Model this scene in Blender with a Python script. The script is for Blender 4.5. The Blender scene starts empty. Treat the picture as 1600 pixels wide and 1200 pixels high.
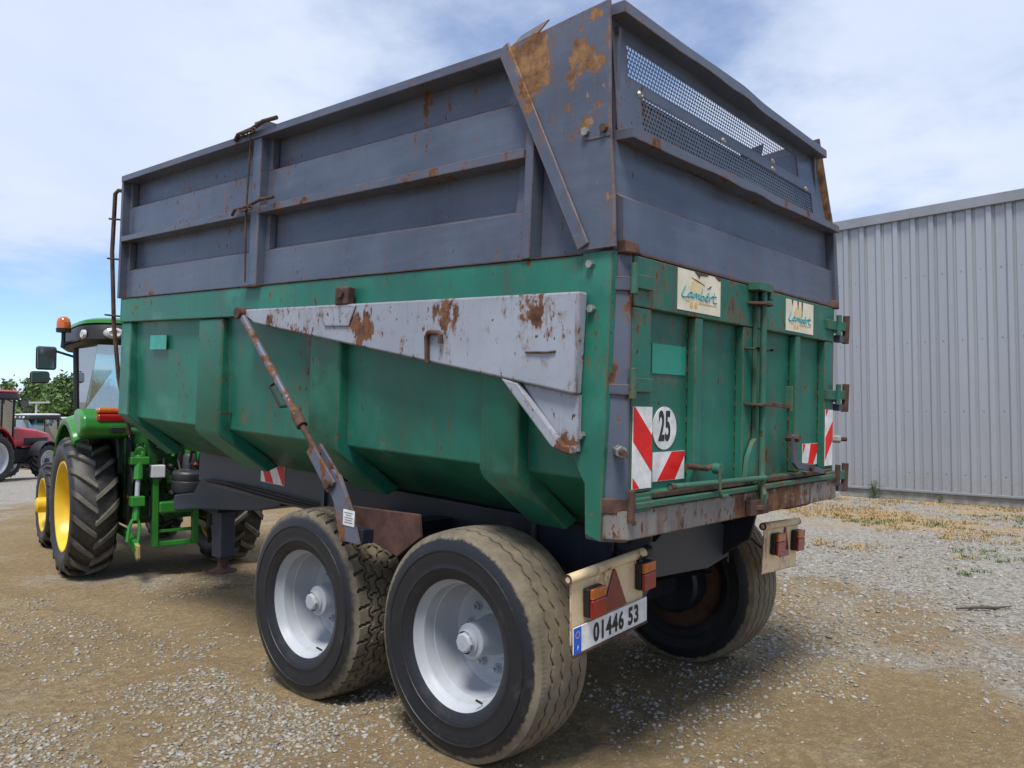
import bpy, bmesh, math, random
import numpy as np
from mathutils import Vector, Matrix, noise as mn
random.seed(7); RNG = np.random.default_rng(11)
R = math.radians
sc = bpy.context.scene
col = sc.collection

# ------------------------------------------------------------------ camera, sky, sun, exposure
cd = bpy.data.cameras.new('camera'); cam = bpy.data.objects.new('camera', cd); col.objects.link(cam)
cam.location = (-2.77, -1.83, 1.67)
cd.sensor_width = 36; cd.lens = 1254 / 1600 * 36; cd.clip_start = .05; cd.clip_end = 2000
cam.rotation_euler = (R(90 + 2.24), 0, R(41.9 - 90))
sc.camera = cam
SUN_EL, SUN_AZ = R(64), R(214)         # azimuth measured from +x towards +y
world = bpy.data.worlds.new('World'); sc.world = world; world.use_nodes = True
wn, wl = world.node_tree.nodes, world.node_tree.links
wn.clear()
wo = wn.new('ShaderNodeOutputWorld'); bg = wn.new('ShaderNodeBackground'); bg.inputs[1].default_value = .145
sky = wn.new('ShaderNodeTexSky'); sky.sky_type = 'NISHITA'; sky.sun_disc = False
sky.sun_elevation = SUN_EL; sky.sun_rotation = R(90) - SUN_AZ; sky.altitude = 100; sky.air_density = .8; sky.dust_density = 0; sky.ozone_density = 6.0
tc = wn.new('ShaderNodeTexCoord'); sp = wn.new('ShaderNodeSeparateXYZ'); wl.new(tc.outputs['Generated'], sp.inputs[0])
def wmath(op, a, b=None):
    n = wn.new('ShaderNodeMath'); n.operation = op
    for i, v in enumerate((a, b)):
        if v is None: continue
        if isinstance(v, (int, float)): n.inputs[i].default_value = v
        else: wl.new(v, n.inputs[i])
    return n.outputs[0]
zz = wmath('MAXIMUM', sp.outputs[2], 0.0); zd = wmath('ADD', zz, .16)
cx = wmath('DIVIDE', sp.outputs[0], zd); cy = wmath('DIVIDE', sp.outputs[1], zd)
cv = wn.new('ShaderNodeCombineXYZ'); wl.new(cx, cv.inputs[0]); wl.new(cy, cv.inputs[1])
def wnoise(scale, det, off, rough=.55):
    m = wn.new('ShaderNodeVectorMath'); m.operation = 'ADD'; wl.new(cv.outputs[0], m.inputs[0]); m.inputs[1].default_value = off
    n = wn.new('ShaderNodeTexNoise'); n.inputs['Scale'].default_value = scale; n.inputs['Detail'].default_value = det; n.inputs['Roughness'].default_value = rough
    wl.new(m.outputs[0], n.inputs['Vector']); return n.outputs[0]
CLOUD_OFF = (6.801, 28.869, 1.137)
big = wnoise(.33, 2, CLOUD_OFF); mid = wnoise(.9, 9, (11.3, 2.2, 4), .58)
s = wmath('ADD', wmath('MULTIPLY', big, .9), wmath('MULTIPLY', mid, .62))
mr = wn.new('ShaderNodeMapRange'); mr.interpolation_type = 'SMOOTHSTEP'; wl.new(s, mr.inputs[0])
mr.inputs[1].default_value = .62; mr.inputs[2].default_value = .79; mr.inputs[3].default_value = .06; mr.inputs[4].default_value = .96
cc = wn.new('ShaderNodeMix'); cc.data_type = 'RGBA'; wl.new(wnoise(1.1, 6, (1, 5, 9)), cc.inputs[0])
cc.inputs[6].default_value = (2.9, 3.6, 5.0, 1); cc.inputs[7].default_value = (5.3, 5.6, 6.2, 1)
mx = wn.new('ShaderNodeMix'); mx.data_type = 'RGBA'; wl.new(mr.outputs[0], mx.inputs[0]); wl.new(sky.outputs[0], mx.inputs[6]); wl.new(cc.outputs[2], mx.inputs[7])
wl.new(mx.outputs[2], bg.inputs[0]); wl.new(bg.outputs[0], wo.inputs[0])
sd = bpy.data.lights.new('sun', 'SUN'); sd.energy = 3.5; sd.angle = R(18); sd.color = (1, .96, .9)
sun = bpy.data.objects.new('sun', sd); col.objects.link(sun); sun.location = (-10, -10, 30)
sdir = Vector((math.cos(SUN_EL) * math.cos(SUN_AZ), math.cos(SUN_EL) * math.sin(SUN_AZ), math.sin(SUN_EL)))
sun.rotation_euler = sdir.to_track_quat('Z', 'Y').to_euler()
vs = sc.view_settings; vs.view_transform = 'Standard'; vs.look = 'None'; vs.exposure = 0.34; vs.gamma = 1; vs.use_curve_mapping = False

# ------------------------------------------------------------------ materials
class NT:
    def __init__(s, name):
        s.m = bpy.data.materials.new(name); s.m.use_nodes = True; s.t = s.m.node_tree; s.n = s.t.nodes; s.l = s.t.links
        s.b = s.n['Principled BSDF']; s.tc = s.n.new('ShaderNodeTexCoord'); s.co = s.tc.outputs['Object']
    def set(s, sock, v):
        if isinstance(v, bpy.types.NodeSocket): s.l.new(v, sock)
        elif isinstance(v, tuple) and len(v) == 3 and sock.type == 'RGBA': sock.default_value = (*v, 1)
        elif isinstance(v, (int, float)) and sock.type == 'RGBA': sock.default_value = (v, v, v, 1)
        else: sock.default_value = v
    def math(s, op, a, b=0.0, clamp=False):
        n = s.n.new('ShaderNodeMath'); n.operation = op; n.use_clamp = clamp; s.set(n.inputs[0], a); s.set(n.inputs[1], b); return n.outputs[0]
    def noise(s, scale, det=4, rough=.55, stretch=None, off=None):
        v = s.co
        if stretch or off:
            mp = s.n.new('ShaderNodeMapping'); s.l.new(v, mp.inputs[0]); v = mp.outputs[0]
            if stretch: mp.inputs['Scale'].default_value = stretch
            if off: mp.inputs['Location'].default_value = off
        n = s.n.new('ShaderNodeTexNoise'); n.inputs['Scale'].default_value = scale; n.inputs['Detail'].default_value = det; n.inputs['Roughness'].default_value = rough
        s.l.new(v, n.inputs['Vector']); return n.outputs[0]
    def ramp(s, v, a, b, lo=0.0, hi=1.0):
        n = s.n.new('ShaderNodeMapRange'); n.interpolation_type = 'SMOOTHSTEP'; s.set(n.inputs[0], v)
        for i, q in enumerate((a, b, lo, hi)): s.set(n.inputs[i + 1], q)
        return n.outputs[0]
    def mix(s, f, a, b):
        n = s.n.new('ShaderNodeMix'); n.data_type = 'RGBA'; s.set(n.inputs[0], f); s.set(n.inputs[6], a); s.set(n.inputs[7], b); return n.outputs[2]
    def bump(s, h, strength=.3, dist=.01, prev=None):
        n = s.n.new('ShaderNodeBump'); n.inputs['Strength'].default_value = strength; n.inputs['Distance'].default_value = dist
        s.l.new(h, n.inputs['Height'])
        if prev: s.l.new(prev, n.inputs['Normal'])
        return n.outputs[0]
    def done(s, color, rough=.5, metal=0.0, normal=None, spec=None):
        s.set(s.b.inputs['Base Color'], color); s.set(s.b.inputs['Roughness'], rough); s.set(s.b.inputs['Metallic'], metal)
        if normal: s.l.new(normal, s.b.inputs['Normal'])
        if spec is not None: s.b.inputs['Specular IOR Level'].default_value = spec
        return s.m
def sc3(c, k): return tuple(min(1, x * k) for x in c)
RUST_A, RUST_B = (.055, .022, .014), (.19, .085, .040)
def paint(name, c, rust=.66, edge=.5, streak=.35, rough=.42, dark=.72, grime=(.07, .055, .04), spots=(), wave=.25, fade=None, speck=.70, wipe=.0, rc2=None, cs=8.5):
    t = NT(name)
    n1 = t.noise(1.7, 6, .6)
    base = t.mix(t.ramp(n1, .32, .7), sc3(c, dark), sc3(c, 1.12))
    if fade: base = t.mix(t.ramp(t.noise(2.3, 5, .6, off=(4, 1, 2)), .55, .72, 0, .8), base, fade)
    if wipe:
        wp = t.noise(1, 5, .65, stretch=(1.1, 1.1, 19)); base = t.mix(t.ramp(wp, .45, .7, 0, wipe), base, sc3(c, 1.45)); base = t.mix(t.ramp(wp, .50, .28, 0, wipe), base, sc3(c, .62))
        sc_ = t.noise(1, 3, .5, stretch=(2.2, 2.2, 75), off=(5, 5, 1)); base = t.mix(t.ramp(sc_, .69, .71, 0, .35), base, sc3(c, 1.9))
    st = t.ramp(t.noise(1, 5, .6, stretch=(11, 11, .9)), .48, .75)
    st = t.math('MULTIPLY', st, t.math('MULTIPLY', t.ramp(t.noise(.9, 2, off=(9, 3, 1)), .35, .65), streak))
    base = t.mix(st, base, grime)
    dirt = t.ramp(t.noise(26, 6, .7), .5, .8, 0, .28); base = t.mix(dirt, base, sc3(c, .55))
    cl = t.noise(1.3, 3, off=(2, 7, 5)); ch = t.noise(cs, 8, .66, stretch=(1, 1, .6)); fi = t.noise(34, 4, .6, stretch=(1, 1, .45))
    m = t.math('ADD', t.math('MULTIPLY', ch, .72), t.math('MULTIPLY', cl, .38))
    for (x, y, z, r, k) in spots:                         # weathered places with a shape of their own
        d = t.n.new('ShaderNodeVectorMath'); d.operation = 'DISTANCE'; t.l.new(t.co, d.inputs[0]); d.inputs[1].default_value = (x, y, z)
        m = t.math('ADD', m, t.ramp(d.outputs['Value'], 0.0, r, k, 0))
    mask = t.ramp(m, rust, rust + .03)
    sm = t.math('ADD', t.math('MULTIPLY', fi, .8), t.math('MULTIPLY', cl, .3)); mask = t.math('MAXIMUM', mask, t.ramp(sm, speck, speck + .03))
    if edge:
        bv = t.n.new('ShaderNodeBevel'); bv.samples = 3; bv.inputs['Radius'].default_value = .018
        g = t.n.new('ShaderNodeNewGeometry'); d = t.n.new('ShaderNodeVectorMath'); d.operation = 'DOT_PRODUCT'
        t.l.new(bv.outputs[0], d.inputs[0]); t.l.new(g.outputs['True Normal'], d.inputs[1])
        e = t.ramp(d.outputs['Value'], .80, .995, 1, 0)
        e = t.math('MULTIPLY', e, t.ramp(t.math('ADD', ch, t.math('MULTIPLY', cl, .5)), .90 - .3 * edge, .99 - .3 * edge)); mask = t.math('MAXIMUM', mask, e)
    rc = t.mix(t.ramp(t.noise(15, 6, .7, off=(3, 3, 3)), .3, .7), *(rc2 or (RUST_A, RUST_B)))
    halo = t.math('MULTIPLY', t.ramp(m, rust - .075, rust + .01, 0, .55), t.ramp(fi, .35, .6)); base = t.mix(halo, base, sc3(RUST_B, .9))
    sr = t.ramp(t.noise(1, 4, .6, stretch=(19, 19, 1.3), off=(2, 9, 4)), .60, .72, 0, .7); sr = t.math('MULTIPLY', sr, t.ramp(m, rust - .16, rust - .04)); base = t.mix(sr, base, sc3(RUST_B, .75))
    colr = t.mix(mask, base, rc)
    nb = t.bump(t.noise(2.2, 2, .4, off=(8, 2, 6)), wave, .02)
    nb = t.bump(t.noise(90, 3), .04, .003, nb); nb = t.bump(t.math('SUBTRACT', 1.0, mask), .35, .0015, nb)
    return t.done(colr, t.mix(mask, t.ramp(n1, .3, .7, rough - .08, rough + .12), .88), 0, nb, .36)
def plain(name, c, rough=.5, metal=0.0, var=.25, scale=6, bump=.08, spec=None, alpha=None):
    t = NT(name); base = t.mix(t.ramp(t.noise(scale, 6, .62), .3, .72), sc3(c, 1 - var), sc3(c, 1 + var * .5))
    m = t.done(base, rough, metal, t.bump(t.noise(scale * 9, 3), bump, .004), spec)
    return m
GREEN = (.018, .155, .104); GREY = (.088, .107, .150); LGREY = (.285, .31, .36)
M = {}
M['green'] = paint('green_paint', GREEN, rust=.69, edge=.95, streak=.7, rough=.38, speck=.685, fade=(.04, .205, .145))
M['gate_green'] = paint('gate_green_paint', (.015, .140, .094), rust=.645, edge=1.15, streak=.9, rough=.42, speck=.66, fade=(.03, .17, .11))
M['grey'] = paint('grey_paint', GREY, rust=.685, edge=1.2, streak=.4, rough=.31, dark=.78, speck=.69, wipe=.22, fade=(.058, .072, .105), grime=(.06, .06, .07))
M['dgrey'] = paint('repainted_grey', (.075, .085, .115), rust=.79, edge=.4, streak=.2, rough=.38, dark=.85, speck=.8)
M['arm'] = paint('pale_grey_paint', LGREY, cs=20, rust=.665, edge=1.0, streak=.35, rough=.45, dark=.88, speck=.672, grime=(.2, .13, .08),
                 spots=[(-.08, 1.70, 2.10, .16, .15), (-.08, 1.62, 2.14, .16, .13), (-.08, 1.74, 2.20, .10, .15), (-.08, 1.02, 2.20, .14, .15), (-.08, 1.0, 2.10, .10, .10), (-.08, .48, 2.2, .3, .08), (-.06, .30, 1.52, .12, .25), (-.08, 2.6, 2.26, .1, .12), (-.08, 1.25, 1.92, .1, .1), (-.08, .45, 2.1, .16, .08)])
def bspots(l):
    out = []
    for (v, w, r, k) in l: y, z = v * math.cos(R(3.3)) - w * math.sin(R(3.3)), 1.13 + v * math.sin(R(3.3)) + w * math.cos(R(3.3)); out.append((-.03, y, z, r, k))
    return out
M['gusset'] = paint('gusset_grey_paint', GREY, rust=.675, edge=1.2, streak=.3, rough=.33, dark=.84, speck=.695, wipe=.2, cs=13, rc2=((.10, .042, .02), (.30, .165, .075)),
    spots=bspots([(.625, 2.16, 0.125, 0.24), (.605, 2.09, 0.125, 0.24), (.585, 2.01, 0.112, 0.24), (.36, 2.09, 0.088, 0.15), (.30, 2.05, 0.100, 0.15), (.25, 2.02, 0.075, 0.15), (.375, 1.99, 0.062, 0.15), (.375, 1.94, 0.056, 0.15), (.40, 1.865, 0.050, 0.15), (.31, 1.76, 0.075, 0.15), (.37, 1.735, 0.062, 0.15), (.16, 1.45, 0.075, 0.15), (.155, 1.36, 0.075, 0.15), (.15, 1.28, 0.075, 0.15), (.72, 2.17, 0.100, 0.15), (.66, 2.0, 0.075, 0.15), (.62, 1.9, 0.075, 0.15), (.27, 2.24, 0.062, 0.15), (.15, 1.74, 0.062, 0.15)]))
M['rustgrey'] = paint('rust_streaked_beam', (.23, .215, .20), rust=.552, edge=1.2, streak=1.0, rough=.6, speck=.585, grime=(.09, .04, .022))
M['railrust'] = paint('rusted_grey_rail', GREY, rust=.60, edge=1.2, streak=.3, rough=.4, dark=.85, speck=.67)
M['postrust'] = paint('rust_streaked_post', GREY, rust=.63, edge=1.2, streak=.9, rough=.36, dark=.85, speck=.68, grime=(.08, .04, .025))
M['rust'] = plain('rusty_steel', (.085, .042, .028), .85, 0, .5, 14, .3)
M['brown'] = plain('brown_primer_steel', (.075, .032, .022), .75, 0, .5, 9, .2)
M['rustpatch'] = plain('bare_rusted_patch', (.26, .155, .075), .85, 0, .45, 18, .2)
M['silver'] = paint('silver_rim_paint', (.37, .39, .42), rust=.77, edge=0, streak=.35, rough=.40, dark=.84, speck=.775, grime=(.24, .19, .13), wave=.05)
M['bolt'] = plain('zinc_bolt', (.35, .34, .32), .45, .7, .35, 30, .1)
M['black'] = plain('black_plastic', (.012, .012, .013), .5, 0, .3, 8, .05)
M['navy'] = paint('dark_chassis_paint', (.013, .016, .026), rust=.80, edge=.3, streak=.3, rough=.4, speck=.82)
M['cframe'] = paint('chassis_grey_paint', (.05, .057, .073), rust=.78, edge=.45, streak=.35, rough=.4, speck=.82)
M['cream'] = paint('cream_paint', (.72, .56, .34), rust=.655, edge=.7, streak=.3, rough=.5, dark=.9, speck=.75, grime=(.3, .18, .08))
M['labelcream'] = plain('cream_sticker', (.72, .66, .50), .45, 0, .12, 9, .03)
M['white'] = plain('white_reflective', (.72, .72, .70), .4, 0, .22, 16, .05)
M['red'] = plain('red_reflective', (.70, .010, .008), .4, 0, .15, 12, .03, .3)
M['ink'] = plain('black_ink', (.012, .012, .014), .5, 0, .1)
M['teal'] = plain('teal_ink', (.01, .27, .29), .5, 0, .1)
M['gold'] = plain('gold_ink', (.66, .42, .14), .5, 0, .15)
M['palegold'] = plain('pale_gold_ink', (.70, .56, .30), .5, 0, .1)
M['blue'] = plain('plate_blue', (.012, .10, .55), .35, 0, .15)
M['patch'] = plain('fresh_green_patch', (.012, .24, .165), .4, 0, .1)
M['patch2'] = plain('turquoise_patch', (.03, .33, .25), .4, 0, .2)
def lens(name, c):
    t = NT(name); m = t.done(t.mix(t.ramp(t.noise(60, 2), .3, .7), sc3(c, .7), c), .12, 0, t.bump(t.noise(140, 1), .25, .002)); t.b.inputs['Coat Weight'].default_value = .6; return m
M['redlens'] = lens('red_lens', (.30, .008, .008)); M['orangelens'] = lens('orange_lens', (.55, .12, .008)); M['reflector'] = lens('reflector_red', (.20, .008, .014))
M['clearlens'] = lens('clear_lamp_lens', (.6, .6, .58))
def tyre_mat(name, r0, r1, dust=(.20, .165, .112), black=(.008, .009, .012), amt=.88):
    t = NT(name); s = t.n.new('ShaderNodeSeparateXYZ'); t.l.new(t.co, s.inputs[0])
    r = t.math('SQRT', t.math('ADD', t.math('MULTIPLY', s.outputs[1], s.outputs[1]), t.math('MULTIPLY', s.outputs[2], s.outputs[2])))
    r = t.math('ADD', r, t.math('MULTIPLY', t.math('SUBTRACT', t.noise(28, 7, .75), .5), .045))
    f = t.ramp(r, r0, r1, 0, amt)
    f2 = t.ramp(t.noise(5, 9, .75), .53, .82, 0, .32); f = t.math('MAXIMUM', f, f2)
    f = t.math('MAXIMUM', f, t.ramp(t.noise(24, 7, .75, stretch=(1, .5, 1)), .60, .74, 0, .30)); f = t.math('MULTIPLY', f, t.ramp(t.noise(50, 5, .7), .1, .5, .55, 1))
    dc = t.mix(t.ramp(t.noise(7, 6, .6), .3, .7), sc3(dust, .62), sc3(dust, 1.15))
    cr = t.noise(1, 2, stretch=(8, 8, 8))
    rings = t.math('SINE', t.math('MULTIPLY', t.math('SQRT', t.math('ADD', t.math('MULTIPLY', s.outputs[1], s.outputs[1]), t.math('MULTIPLY', s.outputs[2], s.outputs[2]))), 330.0))
    return t.done(t.mix(f, black, dc), t.mix(f, .5, .95), 0, t.bump(rings, .04, .002, t.bump(t.noise(60, 6, .7), .35, .005)))
M['tyre_rear'] = tyre_mat('dusty_rib_tyre', .512, .528)
M['tyre_front'] = tyre_mat('dusty_block_tyre', .50, .545, dust=(.21, .172, .112), amt=.78)
M['tyre_tractor'] = tyre_mat('dusty_lug_tyre', .665, .725, dust=(.21, .19, .155), black=(.014, .014, .015), amt=.72)
M['tyre_small'] = tyre_mat('dusty_small_lug_tyre', .52, .55, dust=(.13, .115, .09), black=(.014, .014, .015), amt=.7)
M['jdgreen'] = plain('tractor_green', (.03, .20, .028), .3, 0, .2, 4, .02)
M['jddark'] = plain('oily_green_castings', (.018, .105, .022), .45, 0, .6, 9, .2)
M['jdyellow'] = plain('tractor_yellow', (.72, .46, .015), .4, 0, .15, 4, .04)
M['tred'] = plain('tractor_red', (.42, .014, .02), .3, 0, .15, 4, .02)
M['tred2'] = plain('bright_tractor_red', (.58, .02, .02), .3, 0, .15, 4, .02)
M['tblue'] = plain('tractor_blue', (.012, .08, .42), .3, 0, .15, 4, .02)
M['lroof'] = plain('light_grey_plastic', (.52, .53, .54), .4, 0, .1, 4, .02)
M['charcoal'] = plain('charcoal_plastic', (.035, .037, .042), .5, 0, .2, 4, .04)
M['mirror'] = plain('mirror_glass', (.35, .38, .40), .08, .9, .05, 3, 0)
def glass():
    t = NT('tinted_cab_glass'); t.b.inputs['Transmission Weight'].default_value = 0
    b2 = t.n.new('ShaderNodeBsdfTransparent'); b2.inputs[0].default_value = (.66, .84, .88, 1)
    gl = t.n.new('ShaderNodeBsdfGlossy'); gl.inputs['Roughness'].default_value = .03; gl.inputs[0].default_value = (.9, .95, 1, 1)
    fr = t.n.new('ShaderNodeFresnel'); fr.inputs[0].default_value = 1.7
    mxs = t.n.new('ShaderNodeMixShader'); t.l.new(t.math('ADD', t.math('MULTIPLY', fr.outputs[0], .9), .22), mxs.inputs[0]); t.l.new(b2.outputs[0], mxs.inputs[1]); t.l.new(gl.outputs[0], mxs.inputs[2])
    t.l.new(mxs.outputs[0], t.n['Material Output'].inputs[0]); return t.m
M['glass'] = glass()
def leafmat(name, a, b):
    t = NT(name); g = t.n.new('ShaderNodeNewGeometry'); c = t.mix(g.outputs['Random Per Island'], a, b)
    m = t.done(c, .55, 0, None, .3); return m
M['leaf1'] = leafmat('leaf_mid_green', (.07, .13, .03), (.14, .21, .06)); M['leaf2'] = leafmat('leaf_dark_green', (.045, .095, .028), (.10, .165, .05))
M['bark'] = plain('bark', (.08, .06, .045), .9, 0, .4, 8, .4)
M['straw'] = leafmat('dry_straw', (.30, .19, .07), (.46, .32, .14)); M['weed'] = leafmat('weed_green', (.06, .11, .025), (.15, .20, .07))
def stonemat():
    t = NT('gravel_stone'); g = t.n.new('ShaderNodeNewGeometry'); r = t.n.new('ShaderNodeValToRGB'); t.l.new(g.outputs['Random Per Island'], r.inputs[0])
    e = r.color_ramp.elements; e[0].color = (.13, .13, .12, 1); e[1].color = (.40, .39, .37, 1)
    for p, c in ((.3, (.23, .225, .21, 1)), (.55, (.29, .265, .21, 1)), (.72, (.30, .235, .15, 1)), (.9, (.34, .335, .32, 1))): q = e.new(p); q.color = c
    cl = t.mix(t.ramp(t.noise(80, 5, .6), .35, .8, 0, .7), r.outputs[0], (.30, .24, .15)); return t.done(cl, .85, 0, t.bump(t.noise(150, 4), .3, .003))
M['stone'] = stonemat()
def groundmat():
    t = NT('dirt_and_gravel')
    big_ = t.noise(.22, 4, .55); mid_ = t.noise(.9, 6, .6, off=(3, 8, 1)); fine = t.noise(14, 8, .72); gr = t.noise(75, 5, .7)
    tan = t.mix(t.ramp(mid_, .3, .7), (.235, .165, .082), (.345, .26, .14))
    tan = t.mix(t.ramp(t.noise(120, 4, .7, off=(4, 2, 3)), .52, .62, 0, .6), tan, (.42, .33, .20)); tan = t.mix(t.ramp(t.noise(42, 8, .75, off=(1, 2, 3)), .50, .62, 0, .85), tan, (.15, .115, .07)); tan = t.mix(t.ramp(fine, .38, .68), (.20, .142, .074), tan)
    s = t.n.new('ShaderNodeSeparateXYZ'); t.l.new(t.co, s.inputs[0])
    gx = t.ramp(t.math('ADD', s.outputs[0], t.math('MULTIPLY', s.outputs[1], -.35)), 2.0, 8.0)      # greyer crushed stone towards the warehouse
    gf = t.ramp(s.outputs[1], 13, 19, 0, .8)
    gm = t.math('ADD', t.math('MULTIPLY', mid_, .6), t.math('ADD', t.math('MULTIPLY', big_, .5), t.math('MULTIPLY', t.math('MAXIMUM', gx, gf), .30)))
    gmask = t.ramp(gm, .58, .74)
    v = t.n.new('ShaderNodeTexVoronoi'); v.inputs['Scale'].default_value = 38; t.l.new(t.co, v.inputs['Vector'])
    vc = t.n.new('ShaderNodeSeparateColor'); t.l.new(v.outputs['Color'], vc.inputs[0])
    grey = t.mix(vc.outputs[0], (.15, .145, .13), (.40, .38, .345)); grey = t.mix(t.ramp(fine, .4, .7, 0, .5), grey, (.27, .215, .135))
    c = t.mix(gmask, tan, grey)
    peb = t.math('MULTIPLY', t.ramp(vc.outputs[1], .80, .84), t.ramp(v.outputs['Distance'], .35, .45, 1, 0)); c = t.mix(t.math('MULTIPLY', peb, .3), c, (.34, .32, .28))
    c = t.mix(t.ramp(t.noise(3.2, 7, .7, off=(6, 1, 0)), .56, .72, 0, .55), c, (.11, .085, .055))
    c = t.mix(t.ramp(gr, .55, .75, 0, .5), c, (.10, .08, .055))
    # dry straw colour in the strip before the warehouse
    sw = t.math('MULTIPLY', t.ramp(s.outputs[0], 8.0, 12.0), t.ramp(t.noise(.55, 5, .65, stretch=(1, .6, 1), off=(1, 1, 4)), .46, .60)); c = t.mix(t.math('MULTIPLY', sw, .8), c, (.40, .26, .10))
    h = t.bump(fine, .8, .03); h = t.bump(gr, .8, .010, h); h = t.bump(v.outputs['Distance'], .35, .012, h)
    return t.done(c, .95, 0, h, .15)
M['ground'] = groundmat()
def cladmat():
    t = NT('grey_cladding'); oi = t.n.new('ShaderNodeObjectInfo'); c = t.mix(oi.outputs['Random'], (.30, .31, .335), (.36, .37, .395))
    c = t.mix(t.ramp(t.noise(1, 5, .6, stretch=(9, 9, .5)), .5, .8, 0, .35), c, (.25, .25, .25))
    s = t.n.new('ShaderNodeSeparateXYZ'); t.l.new(t.co, s.inputs[0]); sp_ = t.math('MULTIPLY', t.ramp(s.outputs[2], 0, .55, 1, 0), t.ramp(t.noise(14, 6, .7), .38, .7)); c = t.mix(t.math('MULTIPLY', sp_, .6), c, (.30, .25, .18))
    return t.done(c, .40, .25, t.bump(t.noise(1.6, 3, .5), .25, .03))
M['cladding'] = cladmat()
M['trim'] = plain('grey_trim', (.25, .26, .28), .45, .2, .1, 2, .03)
M['concrete'] = plain('concrete_plinth', (.30, .28, .25), .9, 0, .35, 5, .3)
M['galv'] = plain('galvanised', (.5, .5, .5), .5, .3, .1)

# ------------------------------------------------------------------ mesh builder
T = R(3.3); OZ = 1.13
def body(p):                                            # trailer body frame (nose tilted up by the hitch) -> world
    u, v, w = p; return (u, v * math.cos(T) - w * math.sin(T), OZ + v * math.sin(T) + w * math.cos(T))
ident = lambda p: tuple(p)
class MB:
    def __init__(s, xf=ident): s.v = []; s.f = []; s.xf = xf; s.mi = []; s.cur = 0
    def add(s, vs, fs):
        b = len(s.v); s.v += [s.xf(p) for p in vs]; s.f += [tuple(i + b for i in f) for f in fs]; s.mi += [s.cur] * len(fs); return s
    def hexa(s, p): return s.add(p, [(0, 3, 2, 1), (4, 5, 6, 7), (0, 1, 5, 4), (1, 2, 6, 5), (2, 3, 7, 6), (3, 0, 4, 7)])
    def box(s, a, b, c, d, e, f): return s.hexa([(a, c, e), (b, c, e), (b, d, e), (a, d, e), (a, c, f), (b, c, f), (b, d, f), (a, d, f)])
    def prism(s, poly, ax, lo, hi):
        n = len(poly)
        def P(q, t): return (t, q[0], q[1]) if ax == 0 else (q[0], t, q[1]) if ax == 1 else (q[0], q[1], t)
        vs = [P(q, lo) for q in poly] + [P(q, hi) for q in poly]
        return s.add(vs, [tuple(range(n))[::-1], tuple(range(n, 2 * n))] + [(i, (i + 1) % n, (i + 1) % n + n, i + n) for i in range(n)])
    def tube(s, path, r, n=10, rads=None, cap=True):
        path = [Vector(p) for p in path]; rings = []; up = None
        for i, p in enumerate(path):
            d = (path[min(i + 1, len(path) - 1)] - path[max(i - 1, 0)]).normalized()
            if up is None: up = d.orthogonal().normalized()
            a = (up - d * up.dot(d)).normalized(); up = a; b = d.cross(a); rr = rads[i] if rads else r
            rings.append([p + (a * math.cos(2 * math.pi * k / n) + b * math.sin(2 * math.pi * k / n)) * rr for k in range(n)])
        vs = [tuple(q) for rg in rings for q in rg]; fs = []
        for i in range(len(path) - 1):
            for k in range(n): fs.append((i * n + k, i * n + (k + 1) % n, (i + 1) * n + (k + 1) % n, (i + 1) * n + k))
        if cap: fs += [tuple(range(n))[::-1], tuple((len(path) - 1) * n + k for k in range(n))]
        return s.add(vs, fs)
    def lathe(s, prof, c, ax=0, n=48, closed=False):     # prof: (offset along axis, radius)
        vs = []; fs = []; m = len(prof)
        for k in range(n):
            ca, sa = math.cos(2 * math.pi * k / n), math.sin(2 * math.pi * k / n)
            for (o, r) in prof:
                q = (o, r * ca, r * sa) if ax == 0 else (r * ca, o, r * sa) if ax == 1 else (r * ca, r * sa, o)
                vs.append((q[0] + c[0], q[1] + c[1], q[2] + c[2]))
        for k in range(n):
            for j in range(m if closed else m - 1):
                fs.append((k * m + j, k * m + (j + 1) % m, ((k + 1) % n) * m + (j + 1) % m, ((k + 1) % n) * m + j))
        return s.add(vs, fs)
    def build(s, name, mat, parent=None, bevel=0, smooth=False, seg=2, recalc=True, origin=None, solid=0):
        me = bpy.data.meshes.new(name); vv = s.v
        if origin: vv = [(p[0] - origin[0], p[1] - origin[1], p[2] - origin[2]) for p in vv]
        me.from_pydata(vv, [], s.f)
        for m_ in (mat if isinstance(mat, (list, tuple)) else [mat]): me.materials.append(M[m_] if isinstance(m_, str) else m_)
        if any(s.mi): me.polygons.foreach_set('material_index', s.mi)
        if recalc:
            bm = bmesh.new(); bm.from_mesh(me); bmesh.ops.recalc_face_normals(bm, faces=bm.faces); bm.to_mesh(me); bm.free()
        o = bpy.data.objects.new(name, me); col.objects.link(o)
        if parent is not None:
            o.parent = parent
            if parent.parent is None and parent.get('abs'): o.location = [-q for q in parent.location]
        if origin: o.location = Vector(o.location) + Vector(origin)
        if solid: md = o.modifiers.new('Solid', 'SOLIDIFY'); md.thickness = solid
        if bevel:
            md = o.modifiers.new('Bevel', 'BEVEL'); md.width = bevel; md.segments = seg; md.limit_method = 'ANGLE'; md.angle_limit = R(35); md.harden_normals = True
            me.polygons.foreach_set('use_smooth', [True] * len(me.polygons)); me.set_sharp_from_angle(angle=R(35))
        elif smooth:
            me.polygons.foreach_set('use_smooth', [True] * len(me.polygons)); me.set_sharp_from_angle(angle=R(40))
        return o
def tag(o, label=None, cat=None, group=None, kind=None):
    for k, v in (('label', label), ('category', cat), ('group', group), ('kind', kind)):
        if v: o[k] = v
    return o
def empty(name, loc, label, cat, group=None, rz=0, absolute=False):
    o = bpy.data.objects.new(name, None); col.objects.link(o); o.location = loc; o.rotation_euler = (0, 0, rz); o.empty_display_size = .3
    if absolute: o['abs'] = 1
    return tag(o, label, cat, group)
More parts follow.
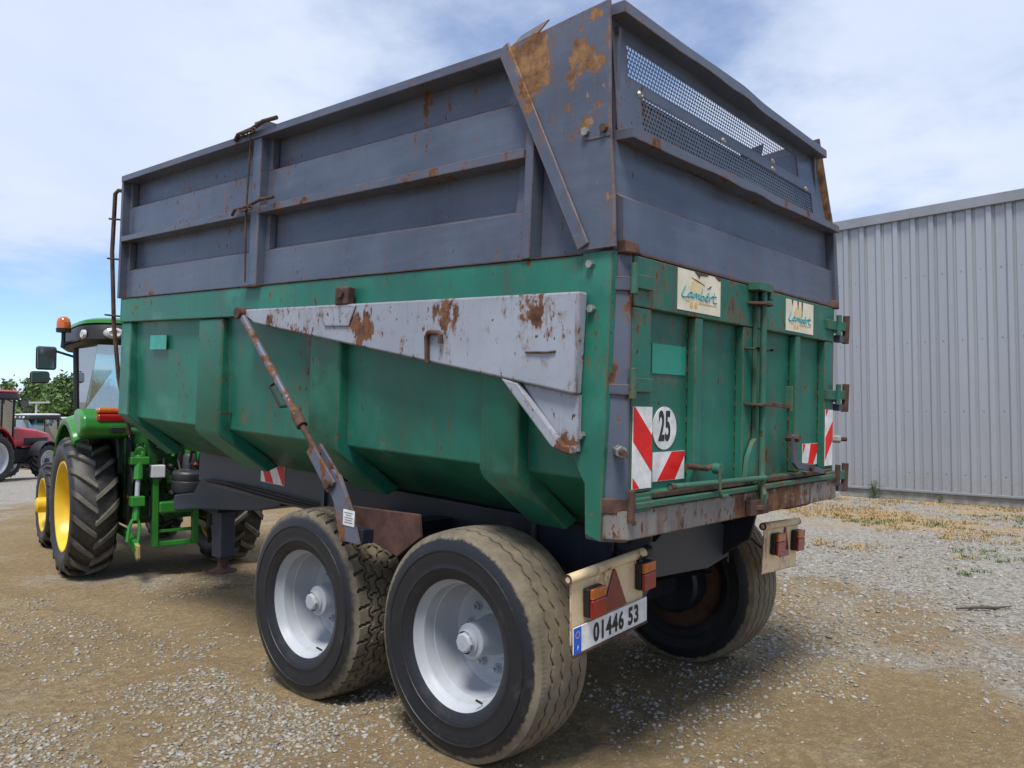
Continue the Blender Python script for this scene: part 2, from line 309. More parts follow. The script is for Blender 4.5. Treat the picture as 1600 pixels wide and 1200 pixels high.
def text_mesh(txt, size, sx=1.0, bold=0.0):
    cu = bpy.data.curves.new('t', 'FONT'); cu.body = txt; cu.size = size; cu.offset = bold; cu.align_x = 'CENTER'; cu.align_y = 'CENTER'; cu.resolution_u = 4; cu.space_character = 1.0 + (.14 if len(txt) > 4 else .04)
    ob = bpy.data.objects.new('t', cu); col.objects.link(ob); dg = bpy.context.evaluated_depsgraph_get(); dg.update()
    me = bpy.data.meshes.new_from_object(ob.evaluated_get(dg)); vs = [(v.co.x * sx, v.co.y) for v in me.vertices]; fs = [tuple(p.vertices) for p in me.polygons]
    bpy.data.objects.remove(ob); bpy.data.curves.remove(cu); bpy.data.meshes.remove(me); return vs, fs

# ------------------------------------------------------------------ ground
def fbm(x, y, o=4, f=1.0):
    a = 1; t = 0
    for i in range(o): t += a * mn.noise(Vector((x * f, y * f, i * 7.3))); a *= .5; f *= 2.1
    return t
def axis_coords(lo, hi, c0, c1, step, grow):
    a = [c0 + i * step for i in range(int((c1 - c0) / step) + 1)]; s = step
    while a[-1] < hi: s *= grow; a.append(a[-1] + s)
    s = step; b = []; q = c0
    while q > lo: s *= grow; q -= s; b.append(q)
    return b[::-1] + a
GX = axis_coords(-900, 900, -3.2, 6.0, .045, 1.10); GY = axis_coords(-900, 900, -2.4, 6.5, .045, 1.10)
def gz(x, y):
    return gz0(x, y) - slope(y)
def slope(y): return min(1.6, .036 * max(0, y - 11.5))
def gz0(x, y):
    d = math.hypot(x - .5, y - 1); k = max(0, 1 - d / 16)
    if k <= 0: return 0.0
    z = .022 * fbm(x, y, 3, .8) + .008 * fbm(x + 40, y, 3, 5.0) + .004 * mn.noise(Vector((x * 26, y * 26, 3)))
    for rx, rw_ in ((-.9, .16), (.95, .14), (3.3, .22)):
        q = (x + .18 * y + .25 * math.sin(y * .6) - rx) / rw_; z += -.018 * math.exp(-q * q) + .008 * math.exp(-(abs(q) - 1.6) ** 2 * 3)
    for (px, py) in ((.17, 1.03), (.17, 2.34), (2.3, 1.03), (2.3, 2.34), (.545, 7.22), (1.98, 6.96), (1.0, 9.4)):
        dd = math.hypot((x - px) / .34, (y - py) / .34)
        if dd < 1.4: z *= max(0, min(1, (dd - .8) / .6)); z -= .0
    return z * min(1, k * 1.6)
gv = [(x, y, gz(x, y)) for y in GY for x in GX]; nx = len(GX)
gf_ = [(j * nx + i, j * nx + i + 1, (j + 1) * nx + i + 1, (j + 1) * nx + i) for j in range(len(GY) - 1) for i in range(nx - 1)]
g = MB(); g.v = gv; g.f = gf_; g.mi = [0] * len(gf_)
tag(g.build('ground', 'ground', smooth=True, recalc=False), kind='structure')

# ------------------------------------------------------------------ warehouse
def make_warehouse():
    ang = R(85.2); dx, dy = math.cos(ang), math.sin(ang); nx_, ny_ = -dy, dx          # normal towards the yard (-x)
    P = (14.10, .99); H = 5.72
    def W(p):                                             # (along wall, out of wall, up)
        return (P[0] + dx * p[0] + nx_ * p[1], P[1] + dy * p[0] + ny_ * p[1], p[2])
    root = empty('warehouse', (P[0], P[1], 0), 'long grey warehouse with vertical ribbed metal cladding', 'warehouse', absolute=True)
    L0, L1 = -9.0, 24.0; pitch = .335
    MB(W).box(L0, L1, -9, -.01, .0, H - .1).build('core', 'trim', root)
    MB(W).box(L0 - .05, L1 + .05, -.25, .03, 0.0, .17).build('plinth', 'concrete', root, .01)
    MB(W).box(L0 - .05, L1 + .05, -.02, .075, .172, .215).build('base_flashing', 'trim', root, .006)
    MB(W).box(L0 - .05, L1 + .05, -.3, .11, H - .17, H + .03).build('roof_trim', 'trim', root, .01)
    n = int((L1 - L0) / pitch); me = None
    prof = [(0, 0), (.012, .0), (.026, .050), (.110, .050), (.150, .012), (.30, .012), (.322, .0), (pitch, 0)]
    for i in range(n):
        a = L0 + i * pitch
        if me is None:
            m = MB(); vs = [(x, y, z) for z in (0, 1.7, 3.5, H - .37) for (x, y) in prof]; k = len(prof)
            m.add(vs, [(r * k + j, r * k + j + 1, (r + 1) * k + j + 1, (r + 1) * k + j) for r in range(3) for j in range(k - 1)])
            o = m.build('cladding_panel', 'cladding', root, recalc=False, solid=.002); me = o.data
        else:
            o = bpy.data.objects.new('cladding_panel', me); col.objects.link(o); o.parent = root
        w = W((a, 0, .2)); o.location = (w[0] - P[0], w[1] - P[1], w[2])
        o.rotation_euler = (random.uniform(-.0012, .0012), 0, ang)
        if i > 15 and i < 60:
            for hz in (1.5, 3.0, 4.5):
                pass
    m = MB(W)
    for i in range(n):
        for hz in (.55, 1.75, 3.1, 4.4): m.lathe([(0, .0), (.008, .007), (.0, .013)], (L0 + i * pitch + .225, .012, hz), 1, 6)
    tag(m.build('cladding_screws', 'bolt', root), kind='stuff')
make_warehouse()

# ------------------------------------------------------------------ tipping trailer
W_ = 2.47
TR = empty('tipping_trailer', (W_ / 2, 1.7, 0), 'large green tipping trailer with grey extension sides and four wheels', 'trailer', absolute=True)
def B(): return MB(body)
def SIDE(s):                                             # left side as measured; right side mirrored, its upper boards leaning in
    if s == 0: return lambda p: body(p)
    return lambda p: body((W_ - p[0] - max(0, p[2] - 1.72) * .40, p[1], p[2]))
# tub
outer = [(.045, 1.03), (.085, .245), (.56, -.045), (W_ - .56, -.045), (W_ - .085, .245), (W_ - .045, 1.03)]
inner = [(W_ - .065, 1.03), (W_ - .105, .26), (W_ - .57, -.02), (.57, -.02), (.105, .26), (.065, 1.03)]
B().prism(outer + inner, 1, .28, 5.02).build('tub', 'green', TR, .012)
B().prism([(.03, 1.21), (.07, .26), (.55, -.05), (W_ - .55, -.05), (W_ - .07, .26), (W_ - .03, 1.21)], 1, 5.02, 5.06).build('front_wall', 'green', TR, .008)
B().box(.06, W_ - .06, 5.02, 5.05, 1.21, 2.12).build('front_extension_board', 'grey', TR, .006)
for sd_ in (0, 1):
    S = SIDE(sd_); Q = lambda: MB(S)
    Q().box(-.012, .075, .30, 5.08, 1.02, 1.216).build('top_band', 'green', TR, .008)
    Q().box(-.018, .03, .305, 5.085, 1.2165, 1.2215).build('seam_strip', 'rust', TR)
    for (a, b_) in ((3.40, 3.74), (2.035, 2.335), (.645, .89)):
        Q().prism([(.0, 1.018), (.0, .235), (.03, .19), (.40, -.07), (.5, -.03), (.1, .26), (.06, 1.018)], 1, a, b_).build('rib', 'green', TR, .018, seg=3)
    for a in (3.40, 3.74, 2.035, 2.335, .645, .89):
        Q().tube([(.050, a, 1.01), (.062, a, .75), (.075, a, .5), (.088, a, .26)], .0055, 5).build('weld_bead', 'green', TR)
    Q().prism([(.0, 1.018), (.0, .26), (.42, -.08), (.5, -.03), (.1, .26), (.06, 1.018)], 1, 4.88, 5.07).build('front_frame', 'green', TR, .012)
    Q().prism([(.15, 1.225), (.305, 1.225), (.312, 1.06), (.328, .62), (.332, .36), (.245, .235), (.232, .02), (.15, .0)], 0, -.014, .03).build('corner_plate', 'green', TR, .006)
    # ribs' ladder peg
    # extension boards
    for (a, b_) in ((3.03, 5.06), (.65, 2.93)):
        for (w0, w1, w2) in ((1.222, 1.445, 1.69), (1.726, 1.965, 2.185)):
            Q().prism([(.022, w0), (.022, w1), (.075, w1 + .026), (.075, w2), (.095, w2), (.095, w0)], 1, a, b_).build('side_board', 'grey', TR, .004)
            Q().prism([(.022, w1), (.070, w1 + .024), (.070, w2 - .01), (.022, w2 - .01)], 1, b_ - .05, b_ + .002).build('board_end_flange', 'grey', TR, .003)
            Q().prism([(.026, w1), (.070, w1 + .024), (.070, w2 - .01), (.040, w2 - .01)], 1, a - .002, a + .09).build('board_end_flange', 'grey', TR, .003)
        Q().box(-.040, .094, a, b_, 1.68, 1.726).build('side_rail', 'railrust' if b_ < 3 else 'grey', TR, .005)
    Q().box(-.050, .094, .80, 5.07, 2.172, 2.222).build('top_rail', 'grey', TR, .006)
    Q().box(-.036, .10, 2.925, 3.03, 1.218, 2.29).build('post', 'grey', TR, .006)
    Q().box(-.026, .10, .60, .65, 1.218, 2.16).build('post', 'grey', TR, .005)
    Q().box(-.034, .10, 5.06, 5.10, 1.218, 2.222).build('post', 'grey', TR, .005)
    Q().box(.05, .075, .21, .598, 1.218, 2.2).build('rear_side_board', 'grey', TR, .004)
    Q().prism([(.826, 2.215), (.205, 2.285), (.175, 1.75), (.14, 1.45), (.125, 1.235), (.30, 1.228)], 0, -.034, -.018).build('corner_gusset', 'gusset', TR, .003)
    d = Vector((.30 - .826, 1.228 - 2.215)).normalized(); pn = Vector((d.y, -d.x))
    if pn.x < 0: pn = -pn
    p0, p1 = Vector((.826, 2.212)), Vector((.302, 1.232))
    Q().prism([tuple(p0 + pn * .008), tuple(p1 + pn * .008), tuple(p1 - pn * .055), tuple(p0 - pn * .062)], 0, -.048, -.0345).build('gusset_flange', 'gusset', TR, .006)
    Q().hexa([(-.03, .76, 2.225), (-.02, .76, 2.225), (-.02, .60, 2.245), (-.03, .60, 2.245), (-.005, .72, 2.275), (.005, .72, 2.275), (.005, .56, 2.305), (-.005, .56, 2.305)]).build('bent_tab', 'gusset', TR, .003)
    cl_ = Q().prism([(.17, 1.70), (.31, 1.70), (.315, 1.815), (.18, 1.845)], 0, -.0385, -.0345).build('gusset_clamp', 'gusset', TR, .001)
    for vq in (.20, .295): Q().lathe([(0, 0), (0, .02), (-.016, .018), (-.016, 0)], (-.0385, vq, 1.735), 0, 8).build('clamp_bolt', 'rust' if vq < .25 else 'bolt', cl_)
    # lift arm, its bracket and ram
    Q().prism([(2.985, 1.056), (.262, 1.05), (.272, .612), (.697, .672), (2.86, .963), (2.99, 1.02)], 0, -.075, -.018).build('lift_arm', 'arm', TR, .012, seg=3)
    Q().prism([(.60, .655), (.272, .612), (.268, .37), (.33, .372)], 0, -.04, -.016).build('arm_bracket', 'arm', TR, .003)
    Q().prism([(.70, .672), (.60, .652), (.325, .395), (.268, .392), (.268, .36), (.30, .358), (.385, .383)], 0, -.078, -.041).build('bracket_flange', 'arm', TR, .008)
    Q().prism([(2.146, 1.044), (2.078, .931), (1.852, .928), (1.795, 1.04)], 0, -.084, -.0755).build('arm_doubler', 'arm', TR, .003)
    lg = Q().prism([(2.0, 1.05), (2.0, 1.155), (1.87, 1.15), (1.88, 1.05)], 0, -.08, -.03).build('arm_lug', 'rust', TR, .01)
    Q().tube([(-.098, 1.94, 1.115), (.0, 1.94, 1.115)], .032, 12).build('lug_pin', 'rust', lg, .004)
    Q().tube([(-.085, 1.19, .735), (-.088, 1.20, .865), (-.09, 1.185, .885), (-.095, 1.105, .882), (-.095, 1.09, .87), (-.095, 1.09, .83)], .013, 8).build('pipe_hook', 'rust', TR, smooth=True)
    Q().tube([(-.079, .55, .79), (-.082, .42, .79), (-.079, .38, .795)], .005, 6).build('weld_scar', 'rust', TR)
    r0, r1 = Vector((-.085, 2.995, 1.02)), Vector((-.085, 1.935, .06))
    at = lambda k: tuple(r0.lerp(r1, k))
    ram = Q().tube([at(-.01), at(.66)], .025, 14).build('lift_ram', 'railrust', TR, smooth=True)
    Q().tube([at(.64), at(.70)], .034, 14).build('ram_collar', 'rust', ram, .004)
    Q().tube([at(.70), at(.86)], .018, 12).build('ram_rod', 'rust', ram, smooth=True)
    Q().tube([(-.125, 2.995, 1.03), (-.0, 2.995, 1.03)], .038, 14).build('ram_pin', 'rust', ram, .004)
    Q().tube([at(.43), (-.12, at(.44)[1] + .035, at(.44)[2] - .03), (-.12, at(.56)[1] + .035, at(.56)[2] - .03), at(.58)], .011, 6).build('hose_clip', 'black', ram)
    dv = (r1 - r0).normalized(); pv = Vector((0, -dv.z, dv.y))
    for o_ in (-1, 1):
        c0, c1 = Vector(at(.82)), Vector(at(1.03)); off = Vector((.028 * o_, 0, 0))
        e = Vector((.008, 0, 0))
        Q().hexa([tuple(x) for x in (c0 + off - e - pv * .035, c0 + off + e - pv * .035, c1 + off + e - pv * .045, c1 + off - e - pv * .045, c0 + off - e + pv * .035, c0 + off + e + pv * .035, c1 + off + e + pv * .045, c1 + off - e + pv * .045)]).build('ram_fork', 'railrust', ram, .003)
    Q().tube([(-.14, 1.925, .05), (-.03, 1.925, .05)], .03, 12).build('fork_pin', 'rust', ram, .004)
    bk = Q().prism([(2.0, .07), (1.93, .13), (1.86, .10), (1.74, -.075), (1.665, -.25), (1.83, -.25), (1.90, -.05)], 0, -.10, -.075).build('ram_bracket', 'railrust', TR, .004)
    Q().box(-.103, -.1005, 1.70, 1.80, -.16, -.075).build('maker_plate', 'white', bk)
    m = Q()
    for k, wd in ((-.09, .08), (-.103, .05), (-.116, .075), (-.129, .06), (-.142, .07)): m.box(-.1045, -.1035, 1.75 - wd / 2, 1.75 + wd / 2, k - .0012, k + .0012)
    m.build('printed_lines', 'charcoal', bk)
    Q().prism([(1.86, -.075), (1.30, -.045), (1.28, -.16), (1.46, -.29), (1.70, -.24), (1.84, -.19)], 0, .0, .02).build('outrigger', 'brown', TR, .004)
    Q().box(-.075, .60, 1.66, 1.80, -.25, -.17).build('outrigger_beam', 'navy', TR, .006)
    # chassis
    Q().prism([(.60, -.065), (5.06, -.065), (5.06, -.33), (4.7, -.365), (.9, -.37), (.60, -.30)], 0, .72, .80).build('chassis_beam', 'cframe', TR, .008)
    Q().box(.66, .82, .45, 5.0, -.062, -.045).build('chassis_flange', 'navy', TR, .003)
    Q().box(.60, .62, .5, 2.95, -.40, -.07).build('side_shield', 'navy', TR, .004)
    for (va, vb) in ((2.95, 2.99), (1.0, 1.03)): Q().box(.58, .73, va, vb, -.40, -.07).build('shield_stiffener', 'cframe', TR, .004)
    Q().box(-.008, .09, 3.36, 3.38, .36, .37).build('peg', 'rust', TR)
    if sd_ == 0:
        hz = Q().box(.7165, .7195, 3.675, 4.02, -.222, -.076).build('hazard_sticker', 'white', TR)
        for k in (0, 1): Q().prism([(4.02 - k * .23, -.079), (3.92 - k * .23 + .0, -.079), (3.83 - k * .23 if k == 0 else 3.676, -.219), (3.94 - k * .20, -.219)] if k == 0 else [(3.80, -.079), (3.69, -.079), (3.677, -.11), (3.677, -.219), (3.70, -.219)], 0, .7145, .7160).build('red_stripe', 'red', hz)
        Q().box(.028, .030, 4.30, 4.58, .80, .91).build('turquoise_sticker', 'patch2', TR)
    # screws on the plates
    for (v_, w_) in ((.24, .98), (.265, .44), (.255, 1.17)): Q().lathe([(0, 0), (0, .018), (-.022, .018), (-.022, 0)], (-.014, v_, w_), 0, 6).build('bolt', 'bolt', TR)
    # rear post (chamfered), bands
    pst = Q().add([(0, .152, 0), (.07, .078, 0), (.09, .078, 0), (.09, .24, 0), (.0, .24, 0), (0, .188, 1.22), (.07, .115, 1.22), (.09, .115, 1.22), (.09, .27, 1.22), (0, .27, 1.22)],
                  [(4, 3, 2, 1, 0), (5, 6, 7, 8, 9)] + [(i, (i + 1) % 5, (i + 1) % 5 + 5, i + 5) for i in range(5)]).build('corner_post', 'postrust', TR, .008)
    for (wa, wb, mt) in ((.62, .665, 'grey'), (.12, .185, 'rust'), (1.06, 1.12, 'grey')):
        off = .033 * (wa + .03)
        Q().prism([(-.012, .148 + off), (.064, .062 + off), (.095, .062 + off), (.095, .10 + off), (.02, .149 + off)], 2, wa, wb).build('post_band', mt, pst, .004)
    Q().tube([(.05, .125, .385), (-.0, .07, .385)], .026, 6).build('post_bolt', 'bolt', pst, .003)
    Q().tube([(.03, .10, .385), (-.03, .04, .385)], .014, 8).build('post_stud', 'rust', pst)
    Q().hexa([(.02, .10, 1.215), (.10, .08, 1.215), (.13, .13, 1.215), (.03, .16, 1.215), (.02, .11, 1.275), (.09, .09, 1.265), (.12, .13, 1.265), (.03, .16, 1.275)]).build('rusty_hinge_block', 'rust', pst, .008)
    for w0 in (1.10, .66, .15):                          # door hinges
        hv = .078 + .033 * w0 - .03
        h_ = Q().tube([(.062, hv, w0 - .055), (.062, hv, w0 + .075)], .017, 10).build('hinge', 'gate_green' if w0 > .2 else 'rust', TR, .003)
        Q().box(.07, .225, hv + .005, hv + .028, w0 - .025, w0 + .035).build('hinge_strap', 'gate_green', h_, .004)
        if sd_ == 1: 
            Q().box(-.075, .06, hv - .008, hv + .03, w0 - .022, w0 + .035).build('hinge_ear', 'gate_green', h_, .004); Q().tube([(-.065, hv, w0 - .10), (-.065, hv, w0 + .08)], .022, 10).build('hinge_pin', 'rust', h_, .003)
            Q().box(-.06, .03, hv + .0, hv + .05, w0 - .095, w0 - .05).build('hinge_bracket', 'dgrey', h_, .004)
    # tie bars with chain on the middle post
    for w0, l0 in ((2.225, .0), (1.725, .02)):
        tb = Q().tube([(-.06, 3.22, w0 - .03), (-.065, 3.18, w0 + .0), (-.065, 3.0, w0 + .008), (-.07, 2.86, w0 + .03), (-.06, 2.72, w0 + .03)], .014 if w0 > 2 else .011, 8).build('tie_bar', 'rust', TR, smooth=True)
        for k in range(6):
            c = Vector((-.075 + .012 * random.uniform(-1, 1), 3.12 - k * .032, w0 - .01 + .012 * random.uniform(-1, 1)))
            a = k % 2; ring = [tuple(c + Vector(((.003 if a else .012) * math.sin(q), .024 * math.cos(q), (.012 if a else .003) * math.sin(q)))) for q in [2 * math.pi * j / 9 for j in range(10)]]
            Q().tube(ring, .005, 5, cap=False).build('chain_link', 'rust', tb, smooth=True)
    Q().tube([(-.045, 3.045, 2.2), (-.05, 3.06, 1.7), (-.045, 3.045, 1.24)], .007, 6).build('chain_rod', 'rust', TR)
    Q().box(-.05, .03, 2.90, 3.08, 1.205, 1.218).build('post_foot', 'rust', TR, .002)
# front corner pipe
B().tube([(.02, 5.13, 2.12), (-.03, 5.17, 2.12), (-.05, 5.18, 2.09), (-.055, 5.18, 1.6), (-.02, 5.17, 1.0), (.03, 5.15, .55), (.13, 5.12, .08)], .017, 8).build('corner_pipe', 'rust', TR, smooth=True)
for w0 in (1.88, 1.55, 1.08): B().tube([(-.08, 5.21, w0), (.0, 5.09, w0 - .01)], .008, 6).build('pipe_clip', 'rust', TR)
# rear doors: frame, ribs and recessed sheets
def G(off=0): return lambda p: body((p[0], .075 + .03 * p[2] - off + p[1], p[2]))     # p = (u, depth, w); depth grows forward
def door(name, u0, stile_l, r1a, r1b, stile_r, u1, label):
    d_ = MB(G()).box(u0 + .01, u1 - .01, .048, .062, .15, 1.2).build(name, 'gate_green', TR, .003); tag(d_, label)
    MB(G()).box(u0, u1, 0, .047, 1.0, 1.218).build('door_rail', 'gate_green', d_, .006)
    MB(G()).box(u0, stile_l, .002, .047, .205, .998).build('door_stile', 'gate_green', d_, .006)
    MB(G()).box(stile_r, u1, .002, .047, .205, .998).build('door_stile', 'gate_green', d_, .006)
    MB(G()).box(r1a, r1b, .001, .047, .205, .998).build('door_rib', 'gate_green', d_, .008)
    MB(G()).box(u0, u1, -.004, .047, .172, .203).build('door_rail', 'gate_green', d_, .005)
    MB(G()).box(u0, u1, -.03, .047, .14, .168).build('door_rail', 'gate_green', d_, .006)
    MB(G()).box(u0 + .17, u1 - .05, -.014, -.005, .176, .198).build('ledge_rust', 'rust', d_, .003)
    for uu in (stile_l + .002, r1b + .002): pass
    for uu, s_ in ((r1a, -1), (stile_r, -1)):
        m = MB(G())
        for k in range(9): m.box(uu - .006, uu, .043, .0475, .26 + k * .08, .285 + k * .08)
        m.build('weld_beads', 'gate_green', d_, .002)
    return d_
DL = door('left_door', .092, .24, .63, .70, 1.13, 1.235, 'left rear door with hazard boards, speed disc and maker sticker')
DR = door('right_door', 1.245, 1.40, 1.805, 1.87, 2.25, W_ - .092, 'right rear door with latch handle and hinges on its edge')
DL.name = 'door'; DR.name = 'door'
def decal(mb, name, mat, parent): return mb.build(name, mat, parent)
Z = .0465
# hazard boards
hv_ = MB(G()).box(.10, .25, -.004, .0, .222, .573).build('hazard_board', 'white', DL)
MB(G()).prism([(.102, .572), (.112, .572), (.248, .45), (.248, .292), (.102, .425)], 1, -.0055, -.0042).build('red_stripe', 'red', hv_)
MB(G()).prism([(.102, .272), (.102, .224), (.155, .224)], 1, -.0055, -.0042).build('red_stripe', 'red', hv_)
hh_ = MB(G()).box(.335, .612, Z - .004, Z, .235, .367).build('hazard_board', 'white', DL)
MB(G()).prism([(.495, .366), (.608, .366), (.61, .345), (.525, .237), (.372, .237)], 1, Z - .0055, Z - .0042).build('red_stripe', 'red', hh_)
hr_ = MB(G()).box(2.255, 2.375, -.004, .0, .222, .571).build('hazard_board', 'white', DR)
MB(G()).prism([(2.256, .40), (2.374, .50), (2.374, .38), (2.256, .26)], 1, -.0055, -.0042).build('red_stripe', 'red', hr_)
MB(G()).prism([(2.256, .57), (2.30, .57), (2.256, .53)], 1, -.0055, -.0042).build('red_stripe', 'red', hr_)
h2_ = MB(G()).box(2.02, 2.245, Z - .004, Z, .23, .36).build('hazard_board', 'white', DR)
MB(G()).prism([(2.14, .359), (2.244, .359), (2.244, .31), (2.18, .232), (2.10, .232)], 1, Z - .0055, Z - .0042).build('red_stripe', 'red', h2_)
MB(G()).prism([(2.022, .30), (2.022, .359), (2.06, .359)], 1, Z - .0055, Z - .0042).build('red_stripe', 'red', h2_)
# speed disc 25
disc = MB(G()).prism([(.432 + .103 * math.cos(a), .475 + .098 * math.sin(a)) for a in [2 * math.pi * k / 40 for k in range(40)]], 1, Z - .004, Z).build('speed_disc', 'white', DL)
def put_text(txt, size, sx, bold, c, rot, depth, parent, mat, xf, name='lettering'):
    vs, fs = text_mesh(txt, size, sx, bold); ca, sa = math.cos(rot), math.sin(rot)
    m = MB(xf); m.add([(c[0] + x * ca - y * sa, depth, c[1] + x * sa + y * ca) for x, y in vs], fs); return m.build(name, mat, parent)
put_text('25', .185, .56, .006, (.430, .478), 0, Z - .0052, disc, 'ink', G())
MB(G()).box(.318, .612, Z - .003, Z, .722, .857).build('fresh_paint_patch', 'patch', DL)
# maker stickers with hand-lettered name
SCRIPT = [[(0.06, .82), (.03, .6), (.0, .36), (.03, .22), (.12, .24), (.17, .30)],
          [(.27, .50), (.22, .52), (.17, .38), (.19, .26), (.25, .30), (.28, .50), (.28, .32), (.32, .26)],
          [(.34, .52), (.335, .26), (.36, .44), (.40, .52), (.415, .27), (.44, .45), (.48, .50), (.49, .26), (.52, .28)],
          [(.54, .84), (.535, .50), (.54, .26), (.60, .24), (.64, .36), (.60, .46), (.545, .40)],
          [(.67, .36), (.74, .42), (.73, .52), (.68, .46), (.67, .30), (.72, .22), (.77, .28)],
          [(.79, .50), (.80, .24), (.81, .42), (.85, .50), (.87, .46)],
          [(.92, .74), (.915, .40), (.93, .24), (.98, .20), (1.04, .24)], [(.86, .54), (1.0, .56)], [(.72, .62), (.76, .70)]]
def sticker(u0, u1, w0, w1, parent):
    s_ = MB(G()).box(u0, u1, -.003, .0, w0, w1).build('maker_sticker', 'labelcream', parent); w, h = u1 - u0, w1 - w0
    MB(G()).prism([(u0 + w * .42 + w * .15 * math.cos(a), w0 + h * .62 + h * .22 * math.sin(a)) for a in [2 * math.pi * k / 24 for k in range(24)]], 1, -.0040, -.0031).build('sun_motif', 'palegold', s_)
    for k in (.30, .40):
        MB(G()).prism([(u0 + w * k + w * .036 * math.cos(a), w0 + h * .17 + h * .085 * math.sin(a)) for a in [2 * math.pi * j / 14 for j in range(14)]], 1, -.0045, -.0031).build('grain_motif', 'gold', s_)
    MB(G()).prism([(u0 + w * .17, w0 + h * .255), (u0 + w * .26, w0 + h * .262), (u0 + w * .26, w0 + h * .235), (u0 + w * .2, w0 + h * .24)], 1, -.0045, -.0031).build('stroke_motif', 'gold', s_)
    MB(G()).prism([(u0 + w * .47, w0 + h * .275), (u0 + w * .90, w0 + h * .238), (u0 + w * .47, w0 + h * .225)], 1, -.0045, -.0031).build('stroke_motif', 'gold', s_)
    m = MB(G())
    for st in SCRIPT:                                     # smooth the hand strokes
        p = [Vector((x, 0, y)) for x, y in st]; q = []
        for i in range(len(p) - 1):
            a, b_, c, d = p[max(i - 1, 0)], p[i], p[i + 1], p[min(i + 2, len(p) - 1)]
            for k in range(5):
                t = k / 5; q.append(.5 * ((2 * b_) + (c - a) * t + (2 * a - 5 * b_ + 4 * c - d) * t * t + (3 * b_ - a - 3 * c + d) * t ** 3))
        q.append(p[-1]); pts = [(u0 + w * (.09 + .80 * v.x + .07 * (v.z - .5)), -.0042, w0 + h * (.22 + .48 * v.z)) for v in q]
        m.tube(pts, .0030, 6)
    m.build('lettering', 'teal', s_, smooth=True)
    return s_
sk = sticker(.452, .860, 1.022, 1.212, DL)
for (pp) in ([(.57, 1.182), (.62, 1.168), (.70, 1.156), (.69, 1.161), (.62, 1.175)], [(.72, 1.145), (.745, 1.145), (.765, 1.158), (.76, 1.163), (.74, 1.150)], [(.60, 1.2125), (.63, 1.197), (.645, 1.183), (.655, 1.199), (.72, 1.204), (.74, 1.2125)], [(.80, 1.2125), (.82, 1.203), (.84, 1.196), (.858, 1.198), (.858, 1.2125)]):
    MB(G()).prism(pp, 1, -.0046, -.0032).build('torn_patch', 'rust', sk)
sk2 = sticker(1.648, 2.042, 1.020, 1.200, DR)
for (a, b_) in ((1.80, .05), (1.86, .085), (1.72, .03)): MB(G()).prism([(a, 1.2005), (a + .02, 1.2005), (a + .012, 1.2 - b_), (a + .007, 1.2 - b_)], 1, -.0046, -.0032).build('torn_patch', 'rust', sk2)
# locking bar, brackets, rods, latch
lb = MB(G()).tube([(1.262, -.045, .05), (1.262, -.045, 1.20)], .017, 12).build('lock_bar', 'gate_green', TR, smooth=True)
MB(G()).box(1.228, 1.243, -.022, -.001, .20, 1.2).build('meeting_strip', 'gate_green', TR, .003)
for w0, ul, ur, t_ in ((1.125, 1.16, 1.36, .007), (.885, 1.13, 1.20, .005), (.885, 1.285, 1.36, .005), (.595, 1.14, 1.37, .007), (.06, 1.16, 1.33, .012)):
    MB(G()).prism([(ul, -.012), (ul + .04, -.075), (ur - .05, -.078), (ur, -.012), (ur - .02, .0), (ul, .0)], 2, w0 - t_, w0 + t_).build('bar_bracket', 'rust', lb, .003)
MB(G()).box(1.16, 1.30, -.07, -.002, 1.19, 1.235).build('bar_cap', 'gate_green', lb, .004)
MB(G()).box(1.30, 1.33, -.07, -.002, 1.15, 1.232).build('bar_cap', 'gate_green', lb, .004)
MB(G()).prism([(1.30, .59), (1.62, .575), (1.62, .60), (1.30, .61)], 1, -.05, -.038).build('lock_lever', 'rust', lb, .003)
MB(G()).box(1.605, 1.622, -.06, -.02, .56, .70).build('lever_stop', 'gate_green', lb, .003)
MB(G()).prism([(1.235, .42), (1.20, .40), (1.14, .32), (1.115, .21), (1.235, .2)], 1, -.03, -.004).build('bar_gusset', 'gate_green', TR, .004)
MB(G()).tube([(1.262, -.045, .30), (1.262, -.045, .17), (1.24, -.07, .13), (1.26, -.05, .03)], .019, 10).build('bar_foot', 'gate_green', lb, smooth=True)
rod = MB(G()).tube([(.30, -.07, .228), (1.27, -.062, .212)], .0135, 12).build('release_rod', 'gate_green', TR, smooth=True)
MB(G()).lathe([(0, .0175), (-.004, .0175), (-.004, .016), (.03, .016)], (.30, -.07, .228), 0, 12).build('rod_end', 'rust', rod)
MB(G()).tube([(.56, .0, .30), (.70, -.03, .285), (.74, -.035, .295)], .014, 8).build('rod_link', 'rust', rod, smooth=True)
MB(G()).lathe([(-.02, 0), (-.02, .026), (.02, .026), (.02, 0)], (.745, -.06, .285), 1, 12).build('rod_boss', 'gate_green', rod, .004)
MB(G()).tube([(.735, -.075, .27), (.735, -.08, .18), (.745, -.085, .155), (.80, -.085, .155)], .010, 8).build('rod_hook', 'gate_green', rod, smooth=True)
la = MB(G()).prism([(1.655, .425), (1.70, .43), (1.70, .30), (1.74, .275), (2.11, .215), (2.11, .185), (1.72, .235), (1.66, .27)], 1, -.055, -.035).build('latch_handle', 'dgrey', TR, .004)
MB(G()).tube([(1.675, -.08, .41), (1.675, .0, .41)], .02, 8).build('latch_pin', 'rust', la)
MB(G()).tube([(1.90, -.07, .235), (1.90, .0, .235)], .022, 8).build('latch_pin', 'rust', la)
